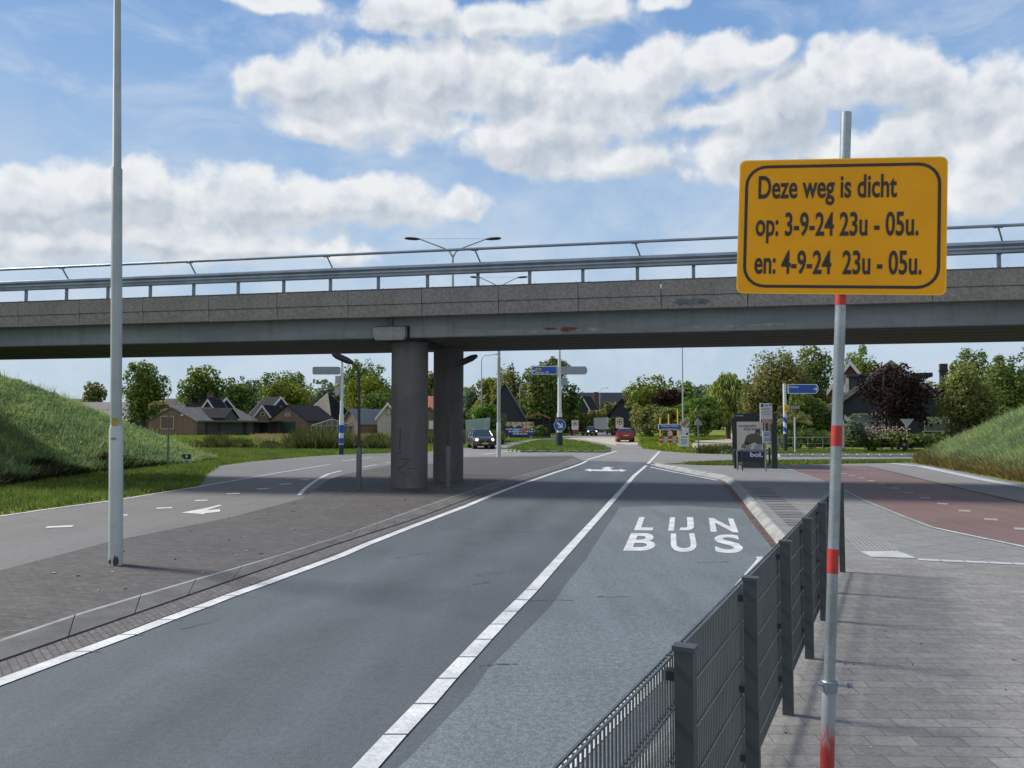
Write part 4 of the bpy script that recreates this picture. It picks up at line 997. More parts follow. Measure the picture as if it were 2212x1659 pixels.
# place name sign with yellow gate posts
b = G(1447, 966); Y = b.y; fz = lambda y: zpx(y, Y); fx = lambda x: (x - 1447) / F * Y
t = thing('town_sign', 'blue town name sign on yellow posts with red and white barrier boards below', 'town sign', tuple(b))
for x_, tp in ((1427, 904), (1445.5, 897), (1465, 886)):
    mb = MB(); mb.tube([(fx(x_), .1, -.05), (fx(x_), .1, fz(tp)), (fx(x_), .1, fz(tp) + .12)], [.055, .055, .02], 10); mb.build('yellow_post', M_YSN, t, smooth=True)
mb = MB(); mb.extr(rrect(fx(1472) - fx(1422), fz(916) - fz(929), .06), (fx(1447), -.02, fz(922.5)), PX, PZ, .05, 0); mb.extr(rrect(fx(1472) - fx(1422) - .1, fz(916) - fz(929) - .1, .04), (fx(1447), -.072, fz(922.5)), PX, PZ, .003, 1)
pn = mb.build('name_panel', [M_WSN, M_BLUE], t)
mb = MB(); text(mb, 'Nieuwe Niedorp', (fx(1428), -.08, fz(921.6)), PX, PZ, fx(1466) - fx(1428), .15, .012); text(mb, 'gem. Hollands Kroon', (fx(1432), -.08, fz(926.6)), PX, PZ, fx(1462) - fx(1432), .10, .0)
mb.build('lettering', M_WSN, pn)
for x_ in (1428, 1447.5, 1466.5):
    for k_, (a_, b_) in enumerate(((943, 948.5), (951, 956))):
        mb = MB(); mb.box((fx(x_), -.05, (fz(a_) + fz(b_)) / 2), (.36, .08, abs(fz(a_) - fz(b_)))); mb.build('red_board', mat('orange red board', (0.42, 0.06, 0.025), .5), t)
    mb = MB(); mb.box((fx(x_), -.04, fz(949.7)), (.3, .05, .1)); mb.build('white_board', M_WSN, t)
for x_ in (1438, 1457):
    mb = MB(); mb.box((fx(x_), 0.02, fz(950)), (fx(1443) - fx(1433), .04, fz(943) - fz(957))); mb.build('pale_board', mat('pale green board', (0.42, 0.50, 0.44), .5), t)
mb = MB(); mb.extr(circ(.26), (fx(1447), -.12, fz(936)), PX, PZ, .02, 0); mb.extr(circ(.19), (fx(1447), -.142, fz(936)), PX, PZ, .003, 1); text(mb, '50', (fx(1447) - .12, -.147, fz(936) - .08), PX, PZ, .24, .16, .01, mi=2); mb.build('speed_limit_disc', [M_RSN, M_WSN, M_BLK], t)
# notice board
b = G(1477, 974); Y = b.y; fz = lambda y: zpx(y, Y); fx = lambda x: (x - 1477) / F * Y
t = thing('notice_board', 'white notice board with blue text lines on a stone foot in the right verge', 'notice board', tuple(b))
mb = MB(); mb.extr(rrect(fx(1489) - fx(1466), fz(931) - fz(965), .03), (fx(1477.5), 0, fz(948)), PX, PZ, .06, 0); mb.extr(rrect(fx(1487) - fx(1468), fz(933) - fz(963), .02), (fx(1477.5), -.062, fz(948)), PX, PZ, .003, 1)
pn = mb.build('board', [mat('cream frame', (0.55, 0.52, 0.40), .5), M_WSN], t)
mb = MB()
mb.box((fx(1484), -.068, fz(937)), (.16, .004, .16), mi=1); mb.box((fx(1477.5), -.068, fz(944)), (.48, .004, .08), mi=2)
for i, y_ in enumerate((949, 952, 955, 958.4)): mb.box((fx(1477.5) - (.04 if i == 3 else 0), -.068, fz(y_)), (.42 if i == 3 else .5, .004, .05), mi=0)
for i, y_ in enumerate((935, 937.4)): mb.box((fx(1473.4), -.068, fz(y_)), (.3, .004, .03), mi=0)
mb.build('printed_lines', [mat('print blue', (0.12, 0.18, 0.32), .5), M_NAVY, mat('print brown', (0.30, 0.18, 0.12), .5)], pn)
mb = MB(); mb.cyl((0, 0, 0.1), (0, 0, fz(964)), .03, n=8); mb.build('stand', M_NAVY, t)
mb = MB(); mb.tube([(0, 0, -.02), (0, 0, .08), (0, 0, .16)], [.24, .2, .08], 10); mb.build('stone_foot', M_KERB, t)
slabs = [(734, 868, 980, 1018), (905, 1040, 990, 1028), (1075, 1250, 992, 1032), (1255, 1440, 998, 1040)]
for i, (a_, b_, c_, d_) in enumerate(slabs):
    P0, P1 = G(1399 + .124 * a_, 850.3 + .124 * d_), G(1399 + .124 * b_, 850.3 + .124 * d_)
    o = thing('kerb_block', ['small weathered concrete block next to the notice board', 'concrete kerb block, second from the notice board', 'concrete kerb block, third from the notice board', 'concrete kerb block nearest the bus shelter'][i], 'concrete block', tuple(P0), 0, 'concrete blocks along the right verge')
    L_ = (P1 - P0).length; mb = MB()
    mb.extr([(0, 0), (L_ * .82, 0), (L_, .19), (L_ * .18, .19)], (0, 0, -.02), PX, (0, .75, .65), .2); mb.build('block', M_KERB, o)
# ---------------------------------------------------------------- bus shelter and stop
M_SHD = mat('dark green grey shelter paint', (0.020, 0.028, 0.036), 0.35, var=0.1)
YS = 34.6; XS = (1584 - CX) / F * YS
shelter = thing('bus_shelter', 'dark bus shelter with a large lit poster on its near end', 'bus shelter', (XS, YS, SZ), R(-15))
sx = lambda x: (x - 1584) / F * YS; sz = lambda y: zpx(y, YS) - SZ
mb = MB(); mb.box((sx(1628), 2.0, sz(898)), (sx(1671) - sx(1584), 4.2, sz(893) - sz(903))); rf = mb.build('roof', M_SHD, shelter)
mb = MB(); mb.box((sx(1596), -.103, sz(898)), (.36, .004, .05)); mb.build('lettering', M_BACK, rf)
for x_, y_ in ((1586, 0), (1586, 3.9), (1668, 3.9)):
    mb = MB(); mb.box((sx(x_), y_, sz(903) / 2), (.09, .09, sz(903))); mb.build('post', M_SHD, shelter)
mb = MB(); mb.box((sx(1666.5), 0.0, sz(903) / 2), (.22, .5, sz(903))); mb.build('end_column', M_SHD, shelter)
M_GLS = mat('smoked glass', (0.03, 0.045, 0.055), 0.1, spec=0.8)
mb = MB(); mb.box((sx(1587), 1.95, 1.2), (.012, 3.7, 1.9)); mb.build('glass_wall', M_GLS, shelter)
mb = MB(); mb.box(((sx(1589) + sx(1648)) / 2, 0, sz(950)), (sx(1648) - sx(1589) + .06, .12, sz(906) - sz(1000))); mb.build('poster_case', M_SHD, shelter)
M_POST = mat('beige poster', (0.66, 0.60, 0.53), 0.35, var=0.05)
ps = MB(); px0, px1, pz0, pz1 = sx(1590.5), sx(1644), sz(974), sz(911)
ps.box(((px0 + px1) / 2, -.064, (pz0 + pz1) / 2), (px1 - px0, .006, pz1 - pz0))
poster = ps.build('poster', M_POST, shelter)
pw, ph = px1 - px0, pz1 - pz0
mb = MB(); text(mb, 'soepele', (px0 + pw * .08, -.068, pz0 + ph * .82), PX, PZ, pw * .66, ph * .10, .015); text(mb, 'starters', (px0 + pw * .26, -.068, pz0 + ph * .71), PX, PZ, pw * .66, ph * .10, .015); mb.build('lettering', mat('violet ink', (0.05, 0.03, 0.14), .4), poster)
def pp(u, v): return (px0 + pw * u, pz0 + ph * v)
def ppoly(L_, y_, m_, nm):
    mb = MB()
    for P in L_: mb.extr(ccw([pp(*q) for q in P]), (0, y_, 0), PX, PZ, .002)
    return mb.build(nm, m_, poster)
ppoly([[(.25, .2), (.3, .35), (.36, .52), (.55, .6), (.78, .6), (.96, .5), (.99, .25), (.82, .22), (.66, .3), (.5, .22), (.42, .35), (.38, .2)]], -.069, mat('olive jacket ink', (0.10, 0.115, 0.065), .5), 'printed_jacket')
ppoly([[(.72, .55), (.70, .66), (.76, .74), (.86, .74), (.91, .65), (.87, .54)], [(.30, .2), (.28, .3), (.38, .35), (.48, .3), (.46, .2)]], -.0715, mat('brown ink', (0.05, 0.035, 0.035), .5), 'printed_hair')
ppoly([[(.76, .54), (.75, .64), (.83, .68), (.87, .6), (.85, .52)], [(.15, .12), (.2, .24), (.32, .25), (.36, .14), (.3, .08)]], -.0735, mat('skin ink', (0.26, 0.17, 0.14), .5), 'printed_face')
ppoly([[(.3, .03), (.42, .2), (.56, .2), (.5, .02)], [(.6, .02), (.68, .2), (.95, .22), (.9, .02)]], -.0745, mat('pale blue ink', (0.30, 0.34, 0.42), .5), 'printed_trousers')
mb = MB(); mb.box(((sx(1595) + sx(1649)) / 2, -.066, sz(981)), (sx(1649) - sx(1595), .01, sz(974.5) - sz(988))); lo = mb.build('lower_poster', mat('dark blue poster', (0.02, 0.025, 0.10), .3), shelter)
mb = MB(); text(mb, 'bol.', (sx(1617), -.073, sz(985.5)), PX, PZ, sx(1643) - sx(1617), .20, .04); mb.build('lettering', M_WSN, lo)
mb = MB(); mb.box(((sx(1603) + sx(1650)) / 2, -.02, sz(998)), (sx(1650) - sx(1603), .04, sz(989) - sz(1008))); mb.build('lower_glass', M_GLS, shelter)
mb = MB(); mb.box((sx(1628), 2.2, .5), (.4, 2.4, .05)); mb.build('bench', M_SHD, shelter)
t = thing('litter_bin', 'dark litter bin standing at the left edge of the bus shelter', 'litter bin', ((1588 - CX) / F * 34.0, 34.0, SZ))
mb = MB(); mb.tube([(0.02, 0, 0), (0, 0, .1), (-.03, 0, .65), (-.02, 0, .8), (0, 0, .84)], [.09, .10, .14, .13, .05], 12); mb.build('bin_body', M_SHD, t, smooth=True)
YB = 32.2
t = thing('bus_stop_pole', 'bus stop pole with white route board, red name strip and a smaller timetable', 'bus stop sign', ((1654 - CX) / F * YB, YB, SZ))
bx = lambda x: (x - 1654) / F * YB; bz_ = lambda y: zpx(y, YB) - SZ
for o_x in (-.03, .14):
    mb = MB(); mb.tube([(o_x, .03, 0 if o_x < 0 else bz_(958)), (o_x, .03, bz_(875))], .032, 10); mb.build('pole', M_GALV, t, smooth=True)
mb = MB(); mb.extr(rrect(bx(1667) - bx(1641), bz_(871) - bz_(914), .03), (0, -.01, bz_(892.5)), PX, PZ, .04); pn = mb.build('route_board', M_WSN, t)
mb = MB(); mb.box((0, -.053, bz_(909.5)), (.48, .004, .13), mi=0)
mb.build('name_strip', [M_RSN], pn)
mb = MB(); mb.box((0, -.056, bz_(909.5)), (.38, .004, .035)); mb.build('lettering', M_WSN, pn)
mb = MB(); mb.box((-.17, -.053, bz_(876)), (.1, .004, .12), mi=0); mb.box((.18, -.053, bz_(874.8)), (.1, .004, .06), mi=1); mb.box((0, -.053, bz_(876)), (.14, .004, .06), mi=2)
for i, y_ in enumerate((882, 884.5, 889, 892.5, 896)): mb.box((-.04 if i % 2 else 0.02, -.053, bz_(y_)), (.38 if i != 3 else .44, .004, .018), mi=2)
mb.build('printed_lines', [M_BLUE2, M_NAVY, mat('print grey', (0.25, 0.29, 0.36), .5)], pn)
mb = MB(); mb.extr(rrect(bx(1662) - bx(1646), bz_(931) - bz_(957.5), .02), (0, -.01, bz_(944)), PX, PZ, .04); pn = mb.build('timetable', mat('pale blue sheet', (0.50, 0.58, 0.68), .4), t)
mb = MB()
for y_ in (935, 938, 941, 948, 951): mb.box((0, -.053, bz_(y_)), (.24, .004, .025))
mb.build('printed_lines', mat('blue print', (0.08, 0.16, 0.36), .5), pn)
mb = MB(); mb.box((.12, 0, bz_(963)), (.07, .07, .13)); mb.build('white_tag', M_WSN, t)
t = thing('lean_rail', 'grey steel leaning rail in front of the bus shelter poster', 'rail', ((1591 - CX) / F * 32.6, 32.6, SZ))
mb = MB(); mb.tube([(0, 0, 0), (0, 0, .88)], .03, 10); mb.build('post', M_GALV, t)
mb = MB(); mb.tube([(.1, .1, .86), (1.38, .1, .86)], .03, 10); mb.build('bar', M_GALD, t)
mb = MB(); mb.tube([(.24, .1, 0), (.24, .1, .86)], .025, 10); mb.build('post', M_SHD, t)

# ---------------------------------------------------------------- billboard, banner
def board_at(px0_, px1_, y0_, y1_, Yd): return ((px0_ + px1_) / 2 - CX) / F * Yd
Yd = 66; t = thing('glass_billboard', 'green tinted tilted billboard in a pale frame behind the oncoming grey car', 'billboard', ((1033 - CX) / F * Yd, Yd, 0), R(6))
mb = MB(); wq = 50 / F * Yd; z0_, z1_ = .2, zpx(902, Yd)
mb.extr([(-wq / 2, z0_), (wq / 2 - .1, z0_), (wq / 2 + .05, z1_), (-wq / 2 - .1, z1_ - .2)], (0, .05, 0), PX, PZ, .1); mb.build('frame', mat('pale teal frame', (0.28, 0.40, 0.40), .4), t)
mb = MB(); mb.extr([(-wq / 2 + .1, z0_ + .3), (wq / 2 - .2, z0_ + .3), (wq / 2 - .08, z1_ - .14), (-wq / 2 + .02, z1_ - .32)], (0, -.06, 0), PX, PZ, .02); mb.build('poster_glass', mat('green poster glass', (0.22, 0.33, 0.27), .2, var=.2, vs=1, spec=.8), t)
Yd = 88; t = thing('banner_board', 'dark blue advertising banner with orange top in the grass before the dark barn', 'banner', ((1123 - CX) / F * Yd, Yd, 0))
bw_ = 60 / F * Yd; z0_, z1_ = zpx(945, Yd), zpx(913, Yd)
mb = MB(); mb.box((0, 0, (z0_ + z1_) / 2 + .15), (bw_, .08, z1_ - z0_ - .1)); bp = mb.build('panel', M_BLUE2, t)
rr = random.Random(4); pts = [(-bw_ / 2, z1_), (-bw_ / 2, z1_ - .5)]
for i in range(9): pts.append((-bw_ / 2 + bw_ * (i + 1) / 10, z1_ - rr.uniform(.35, 1.1)))
pts += [(bw_ / 2, z1_ - .4), (bw_ / 2, z1_)]
mb = MB(); mb.extr(ccw(pts), (0, -.045, 0.08), PX, PZ, .01); mb.build('orange_print', mat('orange print', (0.42, 0.22, 0.12), .5, var=.7, vs=2.5, col2=(0.45, 0.38, 0.22)), bp)
mb = MB()
for x_, c_ in ((-.45, 0), (.45, 1)): mb.box((x_, -.06, z1_ - .95), (.6, .01, .4), mi=c_)
mb.build('logo_tiles', [mat('sky blue print', (0.25, 0.45, 0.70), .5), mat('red print', (0.5, 0.12, 0.12), .5)], bp)
mb = MB(); rr = random.Random(8)
for zz, x0_, x1_ in ((z0_ + .95, -1.6, 1.6), (z0_ + .68, -1.3, 1.3), (z0_ + .42, -.8, .8)):
    x_ = x0_
    while x_ < x1_:
        l_ = rr.uniform(.15, .42); mb.box((x_ + l_ / 2, -.05, zz), (l_, .01, .13)); x_ += l_ + .08
mb.build('lettering', M_WSN, bp)
for x_ in (-1.3, 1.3):
    mb = MB(); mb.cyl((x_, .06, 0), (x_, .06, z1_), .05, n=8); mb.build('post', M_ALU, t)

# ---------------------------------------------------------------- cars
M_TYRE = mat('tyre rubber', (0.018, 0.018, 0.019), 0.8)
M_RIM = mat('alloy rim', (0.35, 0.36, 0.37), 0.35, 0.7)
M_CGL = mat('car glass', (0.03, 0.04, 0.045), 0.06, spec=0.9, var=0.02)
M_CBLK = mat('black car trim', (0.015, 0.015, 0.017), 0.5)
M_HL = mat('lit headlight', (0.8, 0.8, 0.75), 0.2, emit=(1.0, 0.93, 0.78, 1.6))
M_TL = mat('tail light', (0.35, 0.02, 0.02), 0.2, spec=.8)
M_PLATE = mat('yellow number plate', (0.60, 0.42, 0.04), 0.4)
def car(label, loc, rz, paint, L=4.2, Wd=1.78, H=1.6, lights=True, grp_='cars on the far road'):
    """front of the car looks along -Y"""
    t = thing('car', label, 'car', tuple(loc), rz, grp_)
    # body: stations along y (front to back): y, half width, z bottom, z shoulder
    st_ = [(-L / 2, .70, .32, .62), (-L / 2 + .08, .80, .26, .78), (-L / 2 + .35, .93, .22, .92), (-L / 2 + .8, .98, .20, .99), (-L / 2 + 1.15, 1.0, .20, 1.04), (0, 1.0, .20, 1.06),
           (L / 2 - .9, 1.0, .20, 1.08), (L / 2 - .35, .97, .24, 1.08), (L / 2 - .06, .88, .30, 1.0), (L / 2, .78, .36, .80)]
    mb = MB(); n = 12; vs = []
    for (y, ww, zb, zt) in st_:
        hw = Wd / 2 * ww; zt *= H / 1.6
        P = [(-hw * .80, zb), (-hw * .97, zb + .10), (-hw, zb + (zt - zb) * .45), (-hw * .985, zb + (zt - zb) * .75), (-hw * .90, zt - .03), (-hw * .6, zt)]
        P = P + [(-x, z) for x, z in reversed(P)]
        vs += [(x, y, z) for x, z in P]
    fs = [(i * n + k, (i + 1) * n + k, (i + 1) * n + (k + 1) % n, i * n + (k + 1) % n) for i in range(len(st_) - 1) for k in range(n)]
    fs += [tuple(range(n)), tuple(range(len(vs) - 1, len(vs) - n - 1, -1))]
    mb.add(vs, fs); body = mb.build('body', paint, t, smooth=True)
    # wheel arches
    zsh = 1.04 * H / 1.6
    g_ = [(-L / 2 + 1.05, .86, zsh), (-L / 2 + 1.75, .74, H - .07), (-L / 2 + 2.3, .72, H - .01), (L / 2 - 1.1, .70, H - .02), (L / 2 - .55, .68, H - .10), (L / 2 - .22, .82, zsh)]
    mb = MB(); vs = []
    for i, (y, ww, z) in enumerate(g_):
        hw = Wd / 2 * ww
        for a, zz in ((-.90 if 0 < i < 5 else -.86, zsh), (-.93 if 0 < i < 5 else -.86, zsh)):
            pass
    lo = [(-Wd / 2 * .90, zsh - .02), (Wd / 2 * .90, zsh - .02)]
    mbg = MB(); vs = []
    for i, (y, ww, z) in enumerate(g_):
        yb = y if i in (0, 5) else y
        vs += [(-Wd / 2 * .90, yb, zsh - .03), (-Wd / 2 * ww, y, z - .001 if i in (0, 5) else z - .08), (-Wd / 2 * ww * .85, y, z), (Wd / 2 * ww * .85, y, z), (Wd / 2 * ww, y, z - .001 if i in (0, 5) else z - .08), (Wd / 2 * .90, yb, zsh - .03)]
    fs = []; mi_ = []
    for i in range(5):
        for k in range(5): fs.append((i * 6 + k, (i + 1) * 6 + k, (i + 1) * 6 + k + 1, i * 6 + k + 1))
    mbg.add(vs, fs + [(0, 1, 2, 3, 4, 5), tuple(range(35, 29, -1))]); mbg.build('windows', M_CGL, t)
    mbr = MB(); vs = []
    for i in (1, 2, 3, 4):
        y, ww, z = g_[i]; e = .012
        vs += [(-Wd / 2 * ww * 1.01, y, z - .09), (-Wd / 2 * ww * .86, y, z + e), (Wd / 2 * ww * .86, y, z + e), (Wd / 2 * ww * 1.01, y, z - .09)]
    mbr.add(vs, [(i * 4 + k, (i + 1) * 4 + k, (i + 1) * 4 + k + 1, i * 4 + k + 1) for i in range(3) for k in range(3)])
    for s_ in (-1, 1):
        for (i, j) in ((0, 1), (5, 4)):
            a, b_ = g_[i], g_[j]
            mbr.tube([(s_ * Wd / 2 * (.89 if i in (0, 5) else a[1]), a[0], zsh), (s_ * Wd / 2 * b_[1], b_[0], b_[2] - .07)], .03, 6)
        mbr.tube([(s_ * Wd / 2 * .9, .15, zsh), (s_ * Wd / 2 * .73, .12, H - .06)], .035, 6)
    mbr.build('roof', paint, t)
    for s_ in (-1, 1):
        for y in (-L / 2 + .82, L / 2 - .80):
            mb = MB(); mb.tube([(s_ * (Wd / 2 - .23), y, .32), (s_ * (Wd / 2 - .20), y, .32), (s_ * (Wd / 2 - .03), y, .32), (s_ * (Wd / 2 + .0), y, .32)], [.28, .33, .33, .27], 20)
            wh = mb.build('wheel', M_TYRE, t, smooth=True)
            mb = MB(); mb.cyl((s_ * (Wd / 2 - .02), y, .32), (s_ * (Wd / 2 + .008), y, .32), .21, n=16); mb.build('rim', M_RIM, wh)
            mb = MB(); mb.cyl((s_ * (Wd / 2 - .35), y, .34), (s_ * (Wd / 2 * .985), y, .34), .385, n=20); mb.build('wheel_arch', M_CBLK, t)
        mb = MB(); mb.box((s_ * (Wd / 2 + .08), -L / 2 + 1.35, zsh + .06), (.20, .12, .14)); mb.build('mirror', paint, t)
        z_h = .74 * H / 1.6
        mb = MB(); mb.tube([(s_ * Wd / 2 * .70, -L / 2 + .16, z_h), (s_ * Wd / 2 * .70, -L / 2 + .03, z_h)], [.13, .09], 12)
        mb.build('headlight', M_HL if lights else M_GLS, t)
        mb = MB(); mb.box((s_ * Wd / 2 * .80, L / 2 - .10, .88 * H / 1.6), (.26, .2, .24)); mb.build('tail_light', M_TL, t)
    mb = MB(); mb.extr(rrect(.95, .20, .06), (0, -L / 2 - .005, .60 * H / 1.6), PX, PZ, .03); mb.extr(rrect(1.2, .14, .05), (0, -L / 2 + .0, .36), PX, PZ, .03); mb.build('grille', M_CBLK, t)
    mb = MB(); mb.box((0, -L / 2 - .05, .45), (.52, .02, .11)); mb.build('number_plate', M_PLATE, t)
    mb = MB(); mb.box((0, L / 2 + .01, .72), (.52, .02, .11)); mb.build('number_plate', M_PLATE, t)
    mb = MB(); mb.extr(rrect(1.3, .20, .05), (0, L / 2 + .0, .36), -PX, PZ, .03); mb.build('rear_bumper', M_CBLK, t)
    mb = MB(); mb.tube([(-.04, -L / 2 - .04, .61 * H / 1.6), (.04, -L / 2 - .04, .61 * H / 1.6)], .05, 8); mb.build('badge', M_RIM, t)
    if lights and H > 1.5:
        for s_ in (-1, 1):
            mb = MB(); mb.tube([(s_ * .58, -.2, H + .05), (s_ * .58, 1.3, H + .05)], .02, 6); mb.build('roof_rail', M_GALD, t)
    return t
c_g = mat('grey car paint', (0.085, 0.085, 0.095), 0.25, 0.5, var=0.03, spec=.7)
c_b = mat('black car paint', (0.020, 0.022, 0.025), 0.2, 0.3, var=0.03, spec=.8)
c_r = mat('red car paint', (0.26, 0.018, 0.022), 0.25, 0.3, var=0.03, spec=.7)
p = G(1036, 970); car('grey car with headlights on coming towards the bridge beside the green billboard', (p.x, p.y + 1.9, 0), R(12), c_g, 4.3, 1.8, 1.58)
p = G(1273, 941); car('black hatchback with headlights on driving on the far road next to the white trailer', (p.x, p.y, 0), R(8), c_b, 4.2, 1.78, 1.45)
p = G(1349.5, 954.3); car('dark red car seen from behind, driving away on the far road', (p.x, p.y, 0), R(176), c_r, 4.1, 1.82, 1.5, lights=False)
Yd = 128; t = thing('box_trailer', 'white box trailer parked behind the black hatchback', 'trailer', ((1299 - CX) / F * Yd, Yd, 0), R(-18))
zt_, zb_ = zpx(902, Yd), zpx(927, Yd)
mb = MB(); mb.box((0, 0, (zt_ + zb_) / 2), (2.0, 2.6, zt_ - zb_)); bd = mb.build('box_body', mat('white trailer panel', (0.55, 0.58, 0.60), .5, var=.06), t)
mb = MB()
for x_ in (-1.0, -.33, .33, 1.0): mb.box((x_, -1.31, (zt_ + zb_) / 2), (.04, .03, zt_ - zb_))
mb.box((0, -1.31, zt_ - .05), (2.0, .04, .08)); mb.build('panel_frame', M_ALU, bd)
for s_ in (-1, 1):
    mb = MB(); mb.cyl((s_ * .85, 0, .35), (s_ * 1.02, 0, .35), .35, n=16); mb.build('wheel', M_TYRE, t)
mb = MB(); mb.cyl((0, -1.3, .5), (.0, -2.4, .5), .05, n=8); mb.build('drawbar', M_GALD, t)

# ---------------------------------------------------------------- houses
M_RDK = mat('dark roof tiles', (0.024, 0.024, 0.028), 0.95, spec=.15, var=0.2, vs=1.2, fine=0.2, fs=6)
M_RGR = mat('grey fibre cement roof', (0.100, 0.092, 0.085), 0.85, var=0.2, vs=.8, fine=0.15, fs=5)
M_ROR = mat('orange roof tiles', (0.36, 0.13, 0.065), 0.8, var=0.2, vs=1, fine=0.2, fs=5)
M_RRD = mat('dull red roof tiles', (0.13, 0.055, 0.045), 0.8, var=0.2, vs=1, fine=0.2, fs=5)
M_RPU = mat('purple grey roof sheets', (0.10, 0.085, 0.105), 0.7, var=0.15, vs=1)
M_THA = mat('weathered thatch', (0.165, 0.145, 0.120), 0.95, var=0.25, vs=1.5, fine=.25, fs=5)
M_BRK = paving('brown brick wall', (0.15, 0.098, 0.072), (0.19, 0.128, 0.094), (0.14, 0.12, 0.10), 0.45, 0.16)
M_DWD = mat('dark stained boards', (0.016, 0.022, 0.032), 0.7, var=0.15, vs=2)
M_GWD = mat('weathered grey boards', (0.060, 0.075, 0.078), 0.8, var=0.3, vs=3)
M_WWD = mat('white painted wood', (0.58, 0.58, 0.56), 0.6, var=0.05)
M_CRM = mat('cream frame paint', (0.42, 0.40, 0.30), 0.6, var=0.08)
M_WPL = mat('off white wall', (0.40, 0.37, 0.34), 0.8, var=0.1)
M_GDR = mat('dark green door', (0.018, 0.045, 0.045), 0.5)
M_REDBR = mat('red brown boards', (0.11, 0.035, 0.028), 0.7, var=.2)
def house(label, loc, rz, Wd, L, eave, ridge, wall, roof, barge=None, ov=.25, ovs=.3, wins=(), chim=None, name='house', gw=None, th=.14, cat='house', sky_=None):
    """gable looks along -Y; ridge runs along +Y"""
    t = thing(name, label, cat, tuple(loc), rz)
    mb = MB(); mb.extr([(-Wd / 2, -.3), (Wd / 2, -.3), (Wd / 2, eave), (0, ridge), (-Wd / 2, eave)], (0, L, 0), PX, PZ, L); mb.build('wall', wall, t)
    sl_ = (ridge - eave) / (Wd / 2); rf = None; a = math.atan(sl_)
    mb = MB()
    for s_ in (-1, 1):
        x1 = s_ * (Wd / 2 + ovs); z1 = eave - sl_ * ovs
        P = [(0, ridge + .02), (x1, z1 + .02), (x1, z1 + th), (0, ridge + th + .04)]
        mb.extr(ccw(P), (0, L + ov, 0), PX, PZ, L + 2 * ov)
    rf = mb.build('roof', roof, t)
    if barge:
        for s_ in (-1, 1):
            mb = MB(); x1 = s_ * (Wd / 2 + ovs + .03); z1 = eave - sl_ * (ovs + .03)
            mb.extr(ccw([(0, ridge - .26), (x1, z1 - .26), (x1, z1 + th + .03), (0, ridge + th + .07)]), (0, -ov - .01, 0), PX, PZ, .05)
            mb.build('barge_board', barge, rf); mb = MB()
            mb.extr(ccw([(0, ridge - .26), (x1, z1 - .26), (x1, z1 + th + .03), (0, ridge + th + .07)]), (0, L + ov + .06, 0), PX, PZ, .05)
            mb.build('barge_board', barge, rf)
    for w_ in wins:
        (x, z, ww, hh, fm, gm_) = w_[:6]; nm = w_[6] if len(w_) > 6 else 'window'
        mb = MB(); ft = .09 if ww > .8 else .06
        for (cx, cz, dx, dz) in ((x, z + hh / 2 - ft / 2, ww, ft), (x, z - hh / 2 + ft / 2, ww, ft), (x - ww / 2 + ft / 2, z, ft, hh - 2 * ft), (x + ww / 2 - ft / 2, z, ft, hh - 2 * ft)):
            mb.box((cx, -.035, cz), (dx, .07, dz))
        fr = mb.build(nm, fm, t); mb = MB(); mb.box((x, -.012, z), (ww - 2 * ft, .03, hh - 2 * ft)); mb.build('pane' if nm == 'window' else 'panel', gm_, fr)
    if chim:
        x, y, z, s_ = chim; mb = MB(); mb.box((x, y, z), (s_, s_, 1.6)); mb.box((x, y, z + .82), (s_ * 1.2, s_ * 1.2, .1)); mb.build('chimney', M_BRK, rf)
    return t
def HL(px, Yd): return ((px - CX) / F * Yd, Yd, 0)
M_PANE = mat('dark window pane', (0.035, 0.045, 0.06), 0.1, spec=.9)
M_PANER = mat('window with red things behind', (0.05, 0.06, 0.075), 0.3, var=.3, vs=1.3, col2=(0.13, 0.03, 0.035))
h = house('long low brown brick barn with a large framed window and grey sheet roof', HL(373, 124), R(-20), 9.9, 15, 2.15, 4.35, M_BRK, M_RGR, wins=((-1.0, 2.0, 2.7, 2.1, M_CRM, M_PANER),), name='barn', cat='barn')
mb = MB(); mb.box((2.2, -.15, 3.2), (.4, .3, .25)); mb.build('wall_lamp', M_WWD, h)
house('low shed with a purple grey sheet roof behind the left bank', HL(300, 140), R(80), 7, 11, 2.0, 4.0, M_BRK, M_RPU, name='shed', cat='shed')
t = thing('lean_to_shed', 'flat roofed shed of weathered grey boards with an open dark bay', 'shed', HL(513, 118))
wq = 146 / F * 118
mb = MB(); mb.box((-wq * .12, 3, 1.0), (wq * .72, 6, 2.1)); mb.build('board_wall', M_GWD, t)
mb = MB(); mb.box((0, 2.2, 2.22), (wq + .4, 7.6, .2)); mb.build('roof', M_RGR, t)
mb = MB(); mb.box((-wq * .36, -.03, .95), (wq * .16, .1, 1.9)); mb.build('opening_shade', M_CBLK, t)  # black slab; the shade inside the shed is put into its colour
mb = MB(); mb.box((wq * .33, 3.2, 1.0), (wq * .3, .1, 2.0)); mb.build('opening_shade', M_CBLK, t)  # black sheet painted as the shaded depth of the open bay
for x_ in (-.46, -.27, .1, .13, .25, .48):
    mb = MB(); mb.box((wq * x_, -.1, 1.05), (.14, .14, 2.2)); mb.build('post', M_DWD, t)
mb = MB()
for i in range(14): mb.box((-wq * .24 + i * .28, -.02, 1.0), (.03, .03, 1.95))
mb.build('board_seam', M_DWD, t)
Yd = 145
house('dark roofed house with white gable boards, left of the chimney', HL(487, Yd), R(62), 8.0, 8.8, 2.8, 6.5, M_DWD, M_RDK, barge=M_WWD, chim=(0.4, 4.6, 6.9, .8), wins=((0, 2.5, 1.4, 1.6, M_WWD, M_PANE),))
house('small white edged gable in front of the dark roofed house', HL(450, Yd - 12), R(-4), 2.4, 5, 4.2, 5.9, M_DWD, M_RDK, barge=M_WWD, ovs=.1)
